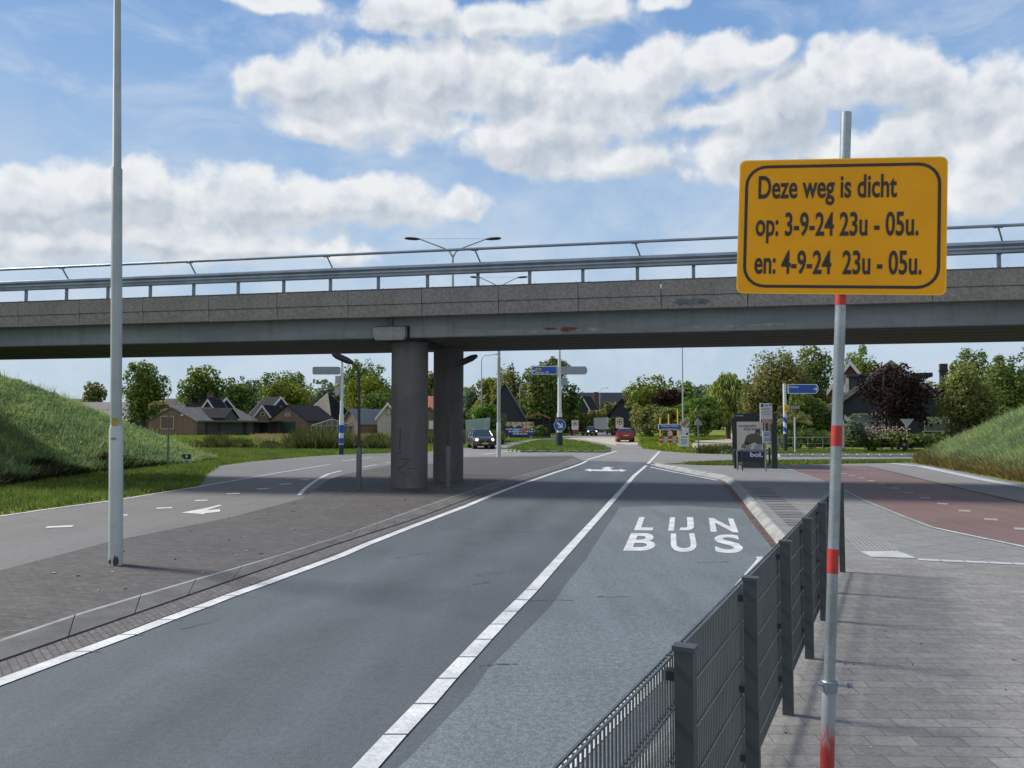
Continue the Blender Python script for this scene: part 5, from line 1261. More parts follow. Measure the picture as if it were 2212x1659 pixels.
house('dark lower roof with pale dormer right of the white edged gable', HL(500, Yd - 16), R(86), 5, 8.0, 2.8, 4.2, M_GWD, M_RDK)
mb = MB()
house('house with grey hipped roof behind the long brick barn', HL(420, 165), R(88), 7, 6, 3.0, 6.9, M_WPL, M_RGR, chim=(0.0, 3.0, 7.2, .7))
t = thing('flat_roof_annex', 'white edged flat roof just above the brick barn', 'annex', HL(396, 150)); mb = MB(); mb.box((0, 0, 2.4), (5.8, 4, 4.8)); mb.build('wall', M_WPL, t); mb = MB(); mb.box((0, 0, 5.0), (6.2, 4.4, .35)); mb.build('roof', M_WWD, t)
house('long house with a purple red roof and white ridge behind the lamp post', HL(282, 175), R(84), 8, 11, 2.6, 6.4, M_BRK, M_RPU, barge=M_WWD)
house('house with a dull red roof beside the small tree at the left', HL(215, 190), R(86), 7, 9, 4.6, 7.6, M_BRK, M_RRD)
house('small lower roof of red tiles under the purple red roof', HL(262, 170), R(88), 5, 5, 3.0, 4.6, M_BRK, M_RRD)
house('brick house with two stepped white edged gables, upper and rear one', HL(606, 152), R(42), 6.4, 7.5, 3.4, 6.9, M_DWD, M_RDK, barge=M_WWD)
house('front gable with white boards and a small window, below the upper gable', HL(568, 140), R(-12), 4.4, 6, 2.4, 5.0, M_BRK, M_RDK, barge=M_WWD, wins=((0, 3.5, .8, .6, M_WWD, M_PANE),))
house('brown brick barn with a big dark green door and dark tiled roof', HL(622, 122), R(-18), 6.9, 8.5, 2.3, 4.65, M_BRK, M_RDK, wins=((.1, 1.0, 2.7, 2.2, M_GDR, M_GDR, 'barn_door'), (0, 3.25, .8, .5, M_WWD, M_PANE)), name='barn', cat='barn')
# pyramid farmhouse
Yd = 150; t = thing('pyramid_farmhouse', 'farmhouse with a tall pyramid roof, thatch grey in front and dark at the side', 'farmhouse', HL(708, Yd), R(-24))
mb = MB(); mb.box((0, 0, 1.0), (8.2, 8.2, 2.4)); mb.build('wall', M_BRK, t)
mb = MB(); a_ = 4.4; mb.add([(-a_, -a_, 2.0), (a_, -a_, 2.0), (a_, a_, 2.0), (-a_, a_, 2.0), (0, 0, 7.9)], [(0, 1, 4), (1, 2, 4), (2, 3, 4), (3, 0, 4), (3, 2, 1, 0)]); mb.m[-4] = 1; mb.m[-5] = 0; mb.m[-3] = 1
mb.build('roof', [M_THA, M_RDK], t)
house('dark brick shed with a pale grey sheet roof in front of the round trees', HL(757, 116), R(-46), 4.8, 8.2, 1.9, 3.9, M_BRK, mat('blue grey roof sheets', (0.13, 0.14, 0.155), .7, var=.15), wins=((0, 1.0, 1.2, 1.8, M_GWD, M_GDR, 'shed_door'),), name='shed', cat='shed')
t = thing('greenhouse', 'low glass and timber greenhouse frame between the brick barn and the shed', 'greenhouse', HL(718, 108))
mb = MB(); wq = 90 / F * 108
for x_ in [i / 8 - .5 for i in range(9)]: mb.box((x_ * wq, 0, .8), (.06, .06, 1.6)); 
for i in range(9):
    x_ = (i / 8 - .5) * wq; zz = 1.6 + .9 * (1 - abs(x_) / (wq / 2)); mb.box((x_, 0, (1.6 + zz) / 2), (.05, .05, zz - 1.6 + .02))
mb.cyl((-wq / 2, 0, 1.6), (0, 0, 2.5), .05, n=6); mb.cyl((wq / 2, 0, 1.6), (0, 0, 2.5), .05, n=6); mb.box((0, 0, 1.58), (wq, .06, .06)); mb.build('frame', M_WPL, t)
mb = MB(); mb.extr([(-wq / 2, .2), (wq / 2, .2), (wq / 2, 1.6), (0, 2.5), (-wq / 2, 1.6)], (0, .8, 0), PX, PZ, .1); mb.build('glass', mat('dusty glass', (0.10, 0.115, 0.11), .3, var=.4, vs=1.2), t)
house('pale plastered house half hidden behind the near pillar', HL(838, 112), R(4), 3.0, 7, 2.9, 4.8, M_WPL, M_RDK, barge=M_WWD, wins=((0.1, 3.6, .7, 1.0, M_GWD, M_WPL),))
house('house with an orange tiled roof showing on both sides of the far pillar', HL(973, 112), R(84), 6.5, 6.0, 2.4, 5.7, M_BRK, M_ROR, wins=(), chim=(0.5, .2, 5.0, .6))
house('low orange roofed front wing left of the far pillar', HL(928, 108), R(2), 3.2, 4, 2.7, 4.1, M_BRK, M_ROR, wins=((.3, 1.7, .8, 1.2, M_WWD, M_WWD),))
h = house('tall steep A shaped barn of dark boards with one side window', HL(1090, 100), R(-3), 5.6, 5.2, 2.3, 7.0, M_DWD, mat('dark slate roof', (0.05, 0.058, 0.070), .6, var=.15, vs=1), name='barn', cat='barn', wins=((-.2, 2.5, 1.1, 1.6, M_GWD, M_GWD),), ovs=.4)
t = thing('canopy', 'open canopy with orange brown cloth roof beside the dark A shaped barn', 'canopy', HL(1164, 104)); wq = 52 / F * 104
mb = MB(); mb.extr([(-wq / 2, 2.7), (0, 3.1), (wq / 2, 2.5), (wq / 2, 2.7), (0, 3.35), (-wq / 2, 2.95)], (0, 3, 0), PX, PZ, 3); mb.build('roof', mat('orange brown cloth', (0.27, 0.14, 0.075), .8, var=.3, vs=1.4), t)
for x_ in (-.45, -.1, .2, .46):
    mb = MB(); mb.box((x_ * wq, -.1, 1.3), (.15, .15, 2.6)); mb.build('post', M_DWD, t)
mb = MB(); mb.box((0, 2.8, 1.3), (wq, .1, 2.6)); mb.build('back_wall', M_CBLK, t)
Yd = 170; t = house('long terrace with a dark solar roof band and brick chimney beyond the hedge', HL(1355, Yd), R(90), 8, 11.4, 3.6, 7.9, M_REDBR, M_RGR, ov=.1)
mb = MB(); mb.box((-2.3, 5.7, 7.05), (2.6, 11.2, .12), rx=0); 
for k in range(8): mb.v[k] = (mb.v[k][0], mb.v[k][1], mb.v[k][2] + (mb.v[k][0] + 2.3) * 1.075); 
mb.build('solar_panel', M_DWD, t)
mb = MB(); mb.box((-4.2, 7.4, 6.2), (.7, .9, 4.6)); mb.build('chimney', mat('red brown brick', (0.10, 0.045, 0.035), .8), t)
house('dark gabled house with white boards at the left end of the long terrace', HL(1258, 150), R(-20), 5.2, 7, 2.6, 7.0, M_DWD, M_RDK, barge=M_WWD, wins=((-.6, 2.6, 1.1, 1.2, M_WWD, M_PANE),))
house('low house with red brown roof and a white framed window behind the hedge', HL(1238, 135), R(86), 5, 4.6, 3.0, 4.8, M_DWD, M_RRD)
house('dark thatched gable sticking out beside the yellow green tree', HL(1343, 118), R(-14), 3.4, 5, 3.4, 5.3, M_DWD, M_RDK, ovs=.5, th=.35)
# right house
Yr = 66
fx = lambda x: (x - 1922) / F * Yr; fz = lambda y: zpx(y, Yr)
rh = house('large dark blue grey house with cream window frames behind the purple tree', HL(1925, Yr), R(-20), 2 * fx(2052) * .98, 11, fz(885), fz(786), mat('dark blue boards', (0.016, 0.028, 0.038), .7, var=.12), M_THA, barge=mat('weathered barge board', (0.20, 0.19, 0.17), .8, var=.3, vs=3), ov=.5, ovs=.7, th=.25,
   wins=((fx(1874), fz(917), 2.4, 1.9, M_CRM, mat('pale blind', (0.14, 0.17, 0.17), .6, var=.3, vs=.7)), (fx(2008), fz(916.5), 1.9, 1.25, M_CRM, mat('green blind', (0.10, 0.13, 0.11), .6, var=.2))))
mb = MB(); mb.box((fx(2008), -.045, fz(909)), (1.7, .03, .5)); mb.build('blind', mat('cream blind', (0.30, 0.30, 0.24), .7), rh)
mb = MB(); mb.box((fx(1908), -.06, fz(910)), (.12, .05, 2.0)); mb.box((fx(1891), -.06, fz(912)), (.1, .05, 1.8)); mb.build('window_post', M_CRM, rh)
mb = MB(); mb.box((fx(1866), 2.0, fz(822)), (fx(1897) - fx(1835), 4, fz(811) - fz(840))); dm = mb.build('dormer', mat('dormer boards', (0.030, 0.042, 0.055), .6), rh)
mb = MB(); mb.box((fx(1868), 1.9, fz(809.5)), (fx(1900) - fx(1830), 4.6, .22)); mb.build('dormer_roof', mat('dormer fascia', (0.04, 0.055, 0.065), .6), dm)
mb = MB(); mb.box((fx(1836), -.03, fz(830)), (.22, .12, 1.3)); mb.box((fx(1829), -.05, fz(838)), (.75, .08, .7)); mb.build('white_frame', M_WWD, dm)
mb = MB(); mb.box((fx(1981), 4, fz(808)), (fx(2010) - fx(1950), 4, .35)); mb.build('flat_ridge', M_DWD, rh)
mb = MB(); mb.box((fx(2040), 4, fz(812)), (.6, .6, 2.4)); mb.box((fx(2040), 4, fz(797)), (.7, .7, .15)); mb.build('chimney', mat('dark chimney brick', (0.03, 0.028, 0.03), .8), rh)
house('red brown gable with white boards at the left side of the large dark house', HL(1838, Yr + 6), R(-22), 3.4, 6, fz(835) + .2, fz(784) + .5, M_REDBR, M_THA, barge=M_WWD, ov=.3, ovs=.35, wins=((0, fz(828), 1.5, .8, M_WWD, M_PANE),))
house('white edged low side roof left of the large dark house', HL(1795, Yr + 2), R(-22), 3.0, 6, 2.2, 3.6, M_DWD, M_THA, barge=M_WWD, ov=.3, ovs=.3)

# ---------------------------------------------------------------- trees
def leafcloud(cs, rads, n, size, seed, elong=1.0, hang=False, shell=.42):
    """n small leaf sprays inside the lobes cs/rads"""
    rg = np.random.default_rng(seed); k = len(cs)
    cs = np.array(cs, float); rads = np.array(rads, float)
    wgt = (rads[:, 0] * rads[:, 2]); idx = rg.choice(k, n, p=wgt / wgt.sum())
    d = rg.normal(size=(n, 3)); d /= np.linalg.norm(d, axis=1)[:, None]
    r = shell + (1.06 - shell) * rg.random(n) ** .6
    P = cs[idx] + d * rads[idx] * r[:, None]
    nn = d * 1.1 + rg.normal(size=(n, 3)) * .6; nn[:, 2] += .35
    nn /= np.linalg.norm(nn, axis=1)[:, None]
    a = np.cross(nn, rg.normal(size=(n, 3))); a /= np.linalg.norm(a, axis=1)[:, None]
    b = np.cross(nn, a)
    if hang: b = np.tile([0, 0, 1.0], (n, 1)) + rg.normal(size=(n, 3)) * .12; a = np.cross(nn, b); a /= np.linalg.norm(a, axis=1)[:, None]
    s = size * rg.uniform(.55, 1.35, n)[:, None]
    ang = [(1, .1), (.35, .85), (-.55, .7), (-1, -.15), (-.2, -.9), (.75, -.6)]
    V = np.empty((n, 6, 3))
    for j, (x, y) in enumerate(ang):
        jx = x * rg.uniform(.7, 1.2, (n, 1)); jy = y * rg.uniform(.7, 1.2, (n, 1))
        V[:, j] = P + a * s * jx * .5 + b * s * jy * .5 * elong + nn * s * rg.uniform(-.12, .12, (n, 1))
    return V.reshape(-1, 3)
def leafmesh(name, V, m, k=6):
    nf = len(V) // k; me = bpy.data.meshes.new(name)
    me.vertices.add(len(V)); me.vertices.foreach_set('co', V.astype(np.float32).ravel())
    me.loops.add(nf * k); me.loops.foreach_set('vertex_index', np.arange(nf * k, dtype=np.int32))
    me.polygons.add(nf); me.polygons.foreach_set('loop_start', np.arange(0, nf * k, k, dtype=np.int32)); me.polygons.foreach_set('loop_total', np.full(nf, k, dtype=np.int32))
    me.materials.append(m); me.update(calc_edges=True); return me
M_BARK = mat('grey brown bark', (0.060, 0.050, 0.040), 0.9, var=0.3, vs=4)
LEAF = {
 'dark': leafmat('dark green leaves', (0.0577, 0.0976, 0.0335), (0.1761, 0.244, 0.0738), (0.3523, 0.3965, 0.1175)),
 'mid': leafmat('mid green leaves', (0.0803, 0.1364, 0.0421), (0.2151, 0.2866, 0.0902), (0.3727, 0.4231, 0.1352)),
 'yel': leafmat('yellow green leaves', (0.0966, 0.1317, 0.0211), (0.2457, 0.2721, 0.0439), (0.4037, 0.4037, 0.0789)),
 'brt': leafmat('bright green leaves', (0.0702, 0.1404, 0.0281), (0.1755, 0.2984, 0.0615), (0.3159, 0.4388, 0.1053)),
 'blu': leafmat('bluish green leaves', (0.0861, 0.1357, 0.0902), (0.2089, 0.269, 0.1931), (0.344, 0.3978, 0.2831)),
 'olv': leafmat('olive leaves', (0.1179, 0.1348, 0.0494), (0.2654, 0.2668, 0.0989), (0.4423, 0.4212, 0.1699)),
 'mar': leafmat('maroon leaves', (0.0196, 0.0131, 0.0152), (0.0446, 0.0283, 0.0283), (0.0757, 0.049, 0.0436), trans=.15),
 'bge': leafmat('beige green leaves', (0.158, 0.1492, 0.0615), (0.2984, 0.2721, 0.1229), (0.4738, 0.4212, 0.2106)),
 'wil': leafmat('willow leaves', (0.1622, 0.2163, 0.0595), (0.3515, 0.4191, 0.1217), (0.5678, 0.6, 0.2028)),
}
def tree(label, cx, top, hw, Yd, kind='mid', low=None, n=None, size=None, seed=None, nl=16, shape='round', tr=True, name='tree', cat='tree', group='trees behind the bridge', kind2=None, trunks=1, dens=1.0):
    seed = seed if seed is not None else int(cx * 7 + top)
    rg = random.Random(seed)
    X = (cx - CX) / F * Yd; ztop = zpx(top, Yd); rad = hw / F * Yd; rad *= 1.1; zlow = zpx(low, Yd) if low else max(.8, ztop * .22)
    if tr and shape != 'hedge': zlow = max(.9, min(zlow * .55, zlow - 14 / F * Yd))
    t = thing(name, label, cat, (X, Yd, 0), 0, group)
    zc = (ztop + zlow) / 2; hz = (ztop - zlow) / 2; dp = rad * .8
    cs, rd = [], []
    for i in range(nl):
        if shape == 'hedge':
            x = (2 * (i + .5) / nl - 1) * rad * .9; z = zc + rg.uniform(-.25, .25) * hz; y = rg.uniform(-.3, .3) * dp
            s_ = rg.uniform(.7, 1.0); r = (rad * 2.2 / nl * s_, dp * .7, hz * .85 * s_)
        else:
            for _ in range(30):
                x, y, z = rg.uniform(-1, 1), rg.uniform(-1, 1), rg.uniform(-1, 1)
                if x * x + y * y + z * z < 1 and x * x + y * y + z * z > .15: break
            s_ = rg.uniform(.30, .46); f_ = 1 - s_ * .9
            if shape == 'cone': k_ = 1 - .55 * max(0, z); x *= k_; y *= k_
            x, y, z = x * rad * f_, y * dp * f_, zc + z * hz * f_
            r = (rad * s_ * 1.15, dp * s_ * 1.15, hz * s_ * rg.uniform(.9, 1.15))
        cs.append((x, y, z)); rd.append(r)
    if shape != 'hedge':
        cs.append((0, 0, zc - .1 * hz)); rd.append((rad * .62, dp * .6, hz * .70))
        for i in range(nl):
            a = rg.uniform(0, 2 * PI); e = rg.uniform(-.5, 1.35); s_ = rg.uniform(.10, .20); k_ = rg.uniform(.82, .98)
            cs.append((math.cos(a) * math.cos(e) * rad * k_, math.sin(a) * math.cos(e) * dp * k_, zc + math.sin(e) * hz * k_)); rd.append((rad * s_, dp * s_, hz * s_))
            if tr and i % 2: cs.append((rg.uniform(-.6, .6) * rad, rg.uniform(-.5, .5) * dp, zlow + rg.uniform(-.05, .35) * hz)); rd.append((rad * .28, dp * .28, hz * .22))
    size = size or Yd * 5.0 / F
    if n is None: n = int(min(20000, max(1400, dens * 19.0 * (rad * 2 * hz) / (size * size))))
    V = leafcloud(cs, rd, n, size, seed)
    lo = bpy.data.objects.new('crown', leafmesh('crown', V, LEAF[kind])); COL.objects.link(lo); lo.parent = t
    if kind2:
        V = leafcloud([cs[i] for i in range(0, nl, 3)], [tuple(q * 1.04 for q in rd[i]) for i in range(0, nl, 3)], n // 4, size, seed + 1, shell=.8)
        o2 = bpy.data.objects.new('leaves', leafmesh('leaves', V, LEAF[kind2])); COL.objects.link(o2); o2.parent = lo
    if tr:
        mb = MB()
        for k in range(trunks):
            bx_ = (k - (trunks - 1) / 2) * .5; tw = .03 * ztop + .06
            mb.tube([(bx_, 0, -.1), (bx_ * 1.1, 0, zlow * .7), (bx_ * 1.6, 0, zc)], [tw / trunks ** .5, tw * .75 / trunks ** .5, tw * .4], 8)
            for i in range(5 if trunks == 1 else 3):
                c = cs[rg.randrange(len(cs))]; mb.tube([(bx_ * 1.2, 0, zlow * .8 + rg.random() * (zc - zlow) * .7), (c[0] * .5 + bx_, c[1] * .5, (zc + c[2]) / 2 - .1 * hz), c], [tw * .4, tw * .28, tw * .1], 6)
        mb.build('trunk', M_BARK, t, smooth=True)
    return t
T = tree
T('small tree with ragged top left of the lamp post, above the red roof', 203, 822, 22, 185, 'olv', 862, kind2='dark')
T('big round dark tree right of the tall lamp post', 311, 775, 49, 138, 'dark', 872, kind2='yel', nl=22)
T('low shrubby tree between the purple roof and the brick barn', 343, 868, 20, 132, 'bge', 885, tr=False, cat='shrub', name='shrub')
T('broad dome shaped tree behind the white edged roofs', 437, 787, 50, 150, 'dark', 875, kind2='yel', nl=24)
T('dark bluish tree right of the dome shaped tree', 512, 812, 36, 175, 'dark', 885)
T('pale grey green tree crowns beyond the dark bluish tree', 545, 818, 32, 190, 'blu', 880)
T('wide rounded tree rising highest behind the stepped gables', 612, 797, 55, 185, 'mid', 885, nl=22)
T('yellow green tree in front of the wide rounded tree', 616, 820, 50, 165, 'yel', 885, nl=20, kind2='mid')
T('grey green tree above the pyramid farmhouse', 692, 818, 38, 180, 'blu', 885)
T('large green tree behind the white mast with sign backs', 790, 776, 56, 185, 'mid', 880, nl=22)
T('yellow green round tree behind the low lamp under the bridge', 790, 811, 46, 150, 'yel', 892, nl=20)
T('dark evergreen below the yellow green round tree', 805, 842, 40, 135, 'dark', 908)
T('tree seen in the gap between the two pillars', 938, 796, 34, 150, 'olv', 890, kind2='yel')
T('small distant bluish tree right of the far pillar', 1018, 832, 19, 175, 'blu', 880)
T('tall olive yellow tree behind the dark A shaped barn, left crown', 1062, 812, 46, 140, 'olv', 900, kind2='yel')
T('tall olive yellow tree behind the dark A shaped barn, highest crown', 1098, 786, 38, 135, 'olv', 895, kind2='yel', nl=20)
T('large dark tree left of the mast with the blue town sign', 1175, 778, 52, 122, 'dark', 905, nl=26, kind2='olv')
T('top of a dark tree above the blue town sign', 1195, 774, 42, 126, 'dark', 830, tr=False, kind2='olv')
T('dark tree right of the mast with the blue town sign', 1234, 822, 23, 124, 'dark', 900)
T('bright green bush left of the dark A shaped barn', 1047, 868, 29, 82, 'brt', 912, cat='bush', name='bush', tr=False)
T('dark low bush under the bright green bush', 1062, 898, 26, 84, 'dark', 935, cat='bush', name='bush', tr=False)
T('green bush right of the banner board', 1166, 918, 15, 94, 'mid', 941, cat='bush', name='bush', tr=False)
T('hedge of mixed green behind the round blue arrow sign', 1238, 884, 30, 122, 'mid', 934, shape='hedge', nl=6, tr=False, cat='hedge', name='hedge', kind2='yel')
T('drooping beige green tree left of the white trailer', 1282, 884, 20, 135, 'bge', 925, kind2='olv')
T('olive bush tree above the white trailer', 1316, 866, 24, 140, 'olv', 918)
T('low green bush right of the white trailer', 1330, 900, 16, 110, 'mid', 932, tr=False, cat='bush', name='bush')
T('big yellow green tree right of the red car', 1405, 809, 53, 104, 'yel', 900, nl=24, kind2='brt')
T('darker green shoulder of trees right of the yellow green tree', 1455, 820, 32, 112, 'mid', 890)
T('maroon leaved shrub in front of the yellow green tree', 1446, 842, 40, 94, 'mar', 882, tr=False, cat='shrub', name='shrub')
T('olive green thicket behind the blue town name sign, left part', 1400, 872, 46, 86, 'olv', 944, tr=False, nl=18, cat='bush', name='bush', kind2='mid')
T('dark green thicket behind the blue town name sign, lower middle', 1450, 880, 46, 82, 'olv', 948, tr=False, nl=18, cat='bush', name='bush', kind2='dark')
T('bright topped dense bush behind the thin mast', 1508, 852, 42, 80, 'brt', 925, tr=False, nl=18, cat='bush', name='bush', kind2='mid')
T('dark green dense bush left of the bus shelter', 1520, 878, 40, 76, 'dark', 946, tr=False, nl=18, cat='bush', name='bush', kind2='mid')
T('small pointed distant tree above the bushes', 1490, 820, 11, 140, 'mid', 870, shape='cone')
T('far grey green tree line tree left of the weeping willow', 1515, 832, 24, 170, 'blu', 880)
# weeping willow
def willow(label, cx, top, hw, Yd, low):
    X = (cx - CX) / F * Yd; ztop = zpx(top, Yd); rad = hw / F * Yd; zl = zpx(low, Yd)
    t = thing('weeping_willow', label, 'willow', (X, Yd, 0)); rg = np.random.default_rng(5)
    P = []; 
    for i in range(210):
        a = rg.random() * 2 * PI; r = rg.random() ** .5; x, y = math.cos(a) * r * rad, math.sin(a) * r * rad * .8
        z0 = ztop - (ztop - zl) * .42 * r ** 2 - rg.random() * .8; ln = (z0 - zl) * rg.uniform(.35, 1.0); m = int(ln / .12)
        for j in range(m):
            sw_ = .25 * (j / m) ** 2; P.append((x * (1 + .12 * (j / max(1, m)) ** .5) + rg.normal() * .13, y + rg.normal() * .13, z0 - ln * j / m))
    P = np.array(P); n = len(P)
    a = rg.normal(size=(n, 3)); a[:, 2] *= .2; a /= np.linalg.norm(a, axis=1)[:, None]; b = np.tile([0, 0, 1.0], (n, 1)) + rg.normal(size=(n, 3)) * .25
    s = rg.uniform(.10, .20, (n, 1)); V = np.stack([P + a * s * x + b * s * y for x, y in ((.6, 0), (.3, 1.6), (-.4, 1.5), (-.6, -.1), (-.3, -1.6), (.4, -1.4))], 1).reshape(-1, 3)
    lo = bpy.data.objects.new('crown', leafmesh('crown', V, LEAF['wil'])); COL.objects.link(lo); lo.parent = t
    V = leafcloud([(0, 0, (ztop + zl) / 2)], [(rad * .8, rad * .6, (ztop - zl) * .42)], 2500, .4, 9, shell=.3); o = bpy.data.objects.new('leaves', leafmesh('leaves', V, LEAF['mid'])); COL.objects.link(o); o.parent = lo
    mb = MB(); mb.tube([(0, 0, -.1), (.1, 0, ztop * .4), (0, 0, ztop * .75)], [.35, .25, .12], 8); mb.build('trunk', M_BARK, t)
willow('pale weeping willow with hanging strands behind the bus shelter', 1572, 803, 46, 98, 918)
T('dark leaved tree between the willow and the olive tree', 1622, 812, 22, 92, 'dark', 900)
T('large feathery olive tree behind the bus shelter', 1680, 750, 68, 78, 'olv', 950, nl=30, kind2='bge')
T('large feathery olive tree behind the bus shelter, lower left crown', 1636, 812, 40, 76, 'olv', 950, nl=16)
T('dark green tree right of the feathery olive tree, above the striped mast', 1748, 742, 56, 84, 'dark', 930, nl=24, kind2='olv')
T('green undergrowth tree behind the blue direction sign', 1745, 842, 46, 68, 'mid', 965, nl=18, kind2='dark', tr=False, cat='bush', name='bush')
T('olive bush behind the right edge of the bus shelter', 1690, 880, 26, 64, 'olv', 975, nl=12, tr=False, cat='bush', name='bush')
T('dark hedge behind the pale post', 1745, 925, 62, 60, 'dark', 974, shape='hedge', nl=9, tr=False, cat='hedge', name='hedge')
T('bright tall tree behind the roof of the large dark house', 1858, 742, 42, 92, 'mid', 850, nl=20, kind2='yel')
T('purple leaved tree in front of the large dark house', 1938, 783, 80, 58, 'mar', 862, nl=34, trunks=3, n=6000)
T('thin multi stemmed olive tree right of the large dark house', 2090, 782, 58, 57, 'olv', 905, nl=22, trunks=4, kind2='mid')
T('large green tree at the right edge, left crown', 2100, 751, 46, 84, 'mid', 880, nl=22, kind2='dark')
T('large green tree at the right edge, behind the bank', 2175, 765, 52, 80, 'mid', 900, nl=24, kind2='dark')
T('tall green tree at the right edge of the view', 2215, 756, 30, 88, 'dark', 900, nl=16)
T('dark hedge above the right grass bank', 2140, 872, 62, 66, 'dark', 950, shape='hedge', nl=9, tr=False, cat='hedge', name='hedge')
T('grey green rounded shrub before the left window of the dark house', 1848, 893, 28, 55, 'blu', 972, nl=14, tr=False, cat='shrub', name='shrub', kind2='dark')
T('low flowering hedge under the windows of the dark house', 1915, 925, 44, 55, 'dark', 972, shape='hedge', nl=7, tr=False, cat='hedge', name='hedge', kind2='mid')
T('dark shrubs between the yield sign and the round sign', 1995, 932, 42, 55, 'dark', 974, shape='hedge', nl=7, tr=False, cat='hedge', name='hedge')
fl = []
rg = random.Random(12); mb = MB()
for i in range(70):
    x, z = (rg.uniform(1868, 1955) - CX) / F * 54.2, zpx(rg.uniform(921, 950) if i % 3 else rg.uniform(921, 932), 54.2)
    mb.box((x - (1915 - CX) / F * 55, -1.1 + rg.uniform(-.3, .3), z), (.1, .1, .08))
bpy.data.objects['hedge'] and mb.build('flowers', mat('pale pink flowers', (0.40, 0.26, 0.26), .8), [o for o in COL.objects if o.get('label', '').startswith('low flowering')][0])
# palm like plant behind the pale post
t = thing('fan_leaved_plant', 'yellow green plant with broad fan leaves behind the pale post', 'plant', ((1716 - CX) / F * 59.5, 59.5, 0)); mb = MB(); rg = random.Random(2)
for i in range(34):
    a = rg.uniform(-.2, PI + .2); r = rg.uniform(.5, 1.15); zb = 2.2; yv = rg.uniform(-.5, .5)
    p0_ = Vector((0, 0, zb)); p1_ = Vector((math.cos(a) * r, yv, zb + math.sin(a) * r * .75)); p2_ = p1_ + Vector((math.cos(a) * .45, 0, -.28)); s_ = .13
    mb.add([p0_, p1_ + Vector((0, 0, s_)), p2_, p1_ - Vector((0, 0, s_))], [(0, 1, 2, 3)])
mb.build('leaves', LEAF['bge'], t); mb = MB(); mb.tube([(0, 0, 0), (0.1, 0, 1.2), (0, 0, 2.2)], [.12, .1, .08], 8); mb.build('trunk', M_BARK, t)
# thin fence along the garden
t = thing('garden_fence', 'thin pale horizontal garden rail behind the striped mast', 'fence', ((1760 - CX) / F * 57, 57, 0)); wq = 160 / F * 57
for i in range(6):
    mb = MB(); mb.box((-wq / 2 + wq * i / 5, 0, .5), (.06, .06, 1.1)); mb.build('post', M_GALD, t)
mb = MB(); mb.box((0, -.04, 1.02), (wq, .05, .06)); mb.box((0, -.04, .55), (wq, .03, .03)); mb.build('rail', M_ALU, t)
# far wood behind everything
cs, rd = [], []; rg = random.Random(21)
for i in range(150):
    px = -300 + i * 19; Yd = rg.uniform(200, 215); X = (px - CX) / F * Yd
    hh = rg.uniform(9, 12.5) if 470 < px < 1020 or px > 1420 else (rg.uniform(5, 7) if px < 400 or 1240 < px < 1360 else rg.uniform(6, 9.5)); cs.append((X, Yd, hh * .5)); rd.append((rg.uniform(2.2, 4), 3, hh * .55))
V = leafcloud(cs, rd, 60000, 1.1, 33); o = bpy.data.objects.new('far_wood', leafmesh('far_wood', V, LEAF['mid'])); COL.objects.link(o); o['kind'] = 'stuff'; o['label'] = 'distant belt of trees along the horizon'; o['category'] = 'wood'

# ---------------------------------------------------------------- grass
def blades(name, pts, h, wd, m, seed, lean=.35, tri=3, label=None):
    rg = np.random.default_rng(seed); P = np.repeat(np.array(pts, float), tri, 0); n = len(P)
    hh = np.repeat(np.array(h if hasattr(h, '__len__') else [h] * len(pts), float), tri) * rg.uniform(.5, 1.25, n)
    a = rg.random(n) * 2 * PI; P[:, 0] += rg.normal(size=n) * wd * 2.5; P[:, 1] += rg.normal(size=n) * wd * 2.5
    d = np.stack([np.cos(a), np.sin(a), np.zeros(n)], 1) * (wd * rg.uniform(.6, 1.3, n))[:, None]
    ln = rg.normal(size=(n, 3)) * lean * hh[:, None]; ln[:, 2] = hh
    mid = P + ln * .55; mid[:, 2] += hh * .05
    V = np.stack([P - d * .5, P + d * .5, mid + d * .42, P + ln, mid - d * .42], 1).reshape(-1, 3)
    o = bpy.data.objects.new(name, leafmesh(name, V, m, 5)); COL.objects.link(o); o['kind'] = 'stuff'
    if label: o['label'] = label; o['category'] = 'grass'
    return o
G_L = leafmat('bank grass blades', (0.1651, 0.2562, 0.1016), (0.3535, 0.4759, 0.2033), (0.5656, 0.528, 0.3387), trans=.35)
G_R = leafmat('dry bank grass blades', (0.2104, 0.2969, 0.1352), (0.3858, 0.4825, 0.2298), (0.5844, 0.6, 0.3243), trans=.35)
G_D = leafmat('brown grass blades', (0.1674, 0.1315, 0.0538), (0.2631, 0.2033, 0.0837), (0.3588, 0.287, 0.1315), trans=.3)
G_V = leafmat('verge grass blades', (0.0968, 0.152, 0.0336), (0.176, 0.24, 0.0624), (0.264, 0.32, 0.096), trans=.35)
G_F = leafmat('sunlight tinted verge blades', (0.1275, 0.1955, 0.0272), (0.221, 0.2975, 0.051), (0.34, 0.374, 0.0935), trans=.35)  # sunlight put into the colour: brighter and yellower than the verge blades
G_W = leafmat('tall dark weeds', (0.048, 0.0672, 0.0224), (0.112, 0.136, 0.048), (0.208, 0.2, 0.088), trans=.25)
G_N = leafmat('matted dark weeds', (0.030, 0.032, 0.014), (0.062, 0.062, 0.028), (0.10, 0.085, 0.045), trans=.2)
G_Y = leafmat('dry reeds', (0.24, 0.21, 0.096), (0.36, 0.312, 0.156), (0.456, 0.396, 0.216), trans=.25)
rg = np.random.default_rng(1)
def inview(x, y, m=.72): return abs(x) < m * y
P = []; H_ = []
while len(P) < 52000:
    x, y = rg.uniform(-34, -16), rg.uniform(22, 50)
    if not inview(x, y): continue
    d = bankL(x, y)
    if d < .1: continue
    P.append((x, y, bz(d) - .03)); H_.append(.16 if d > .8 else .30)
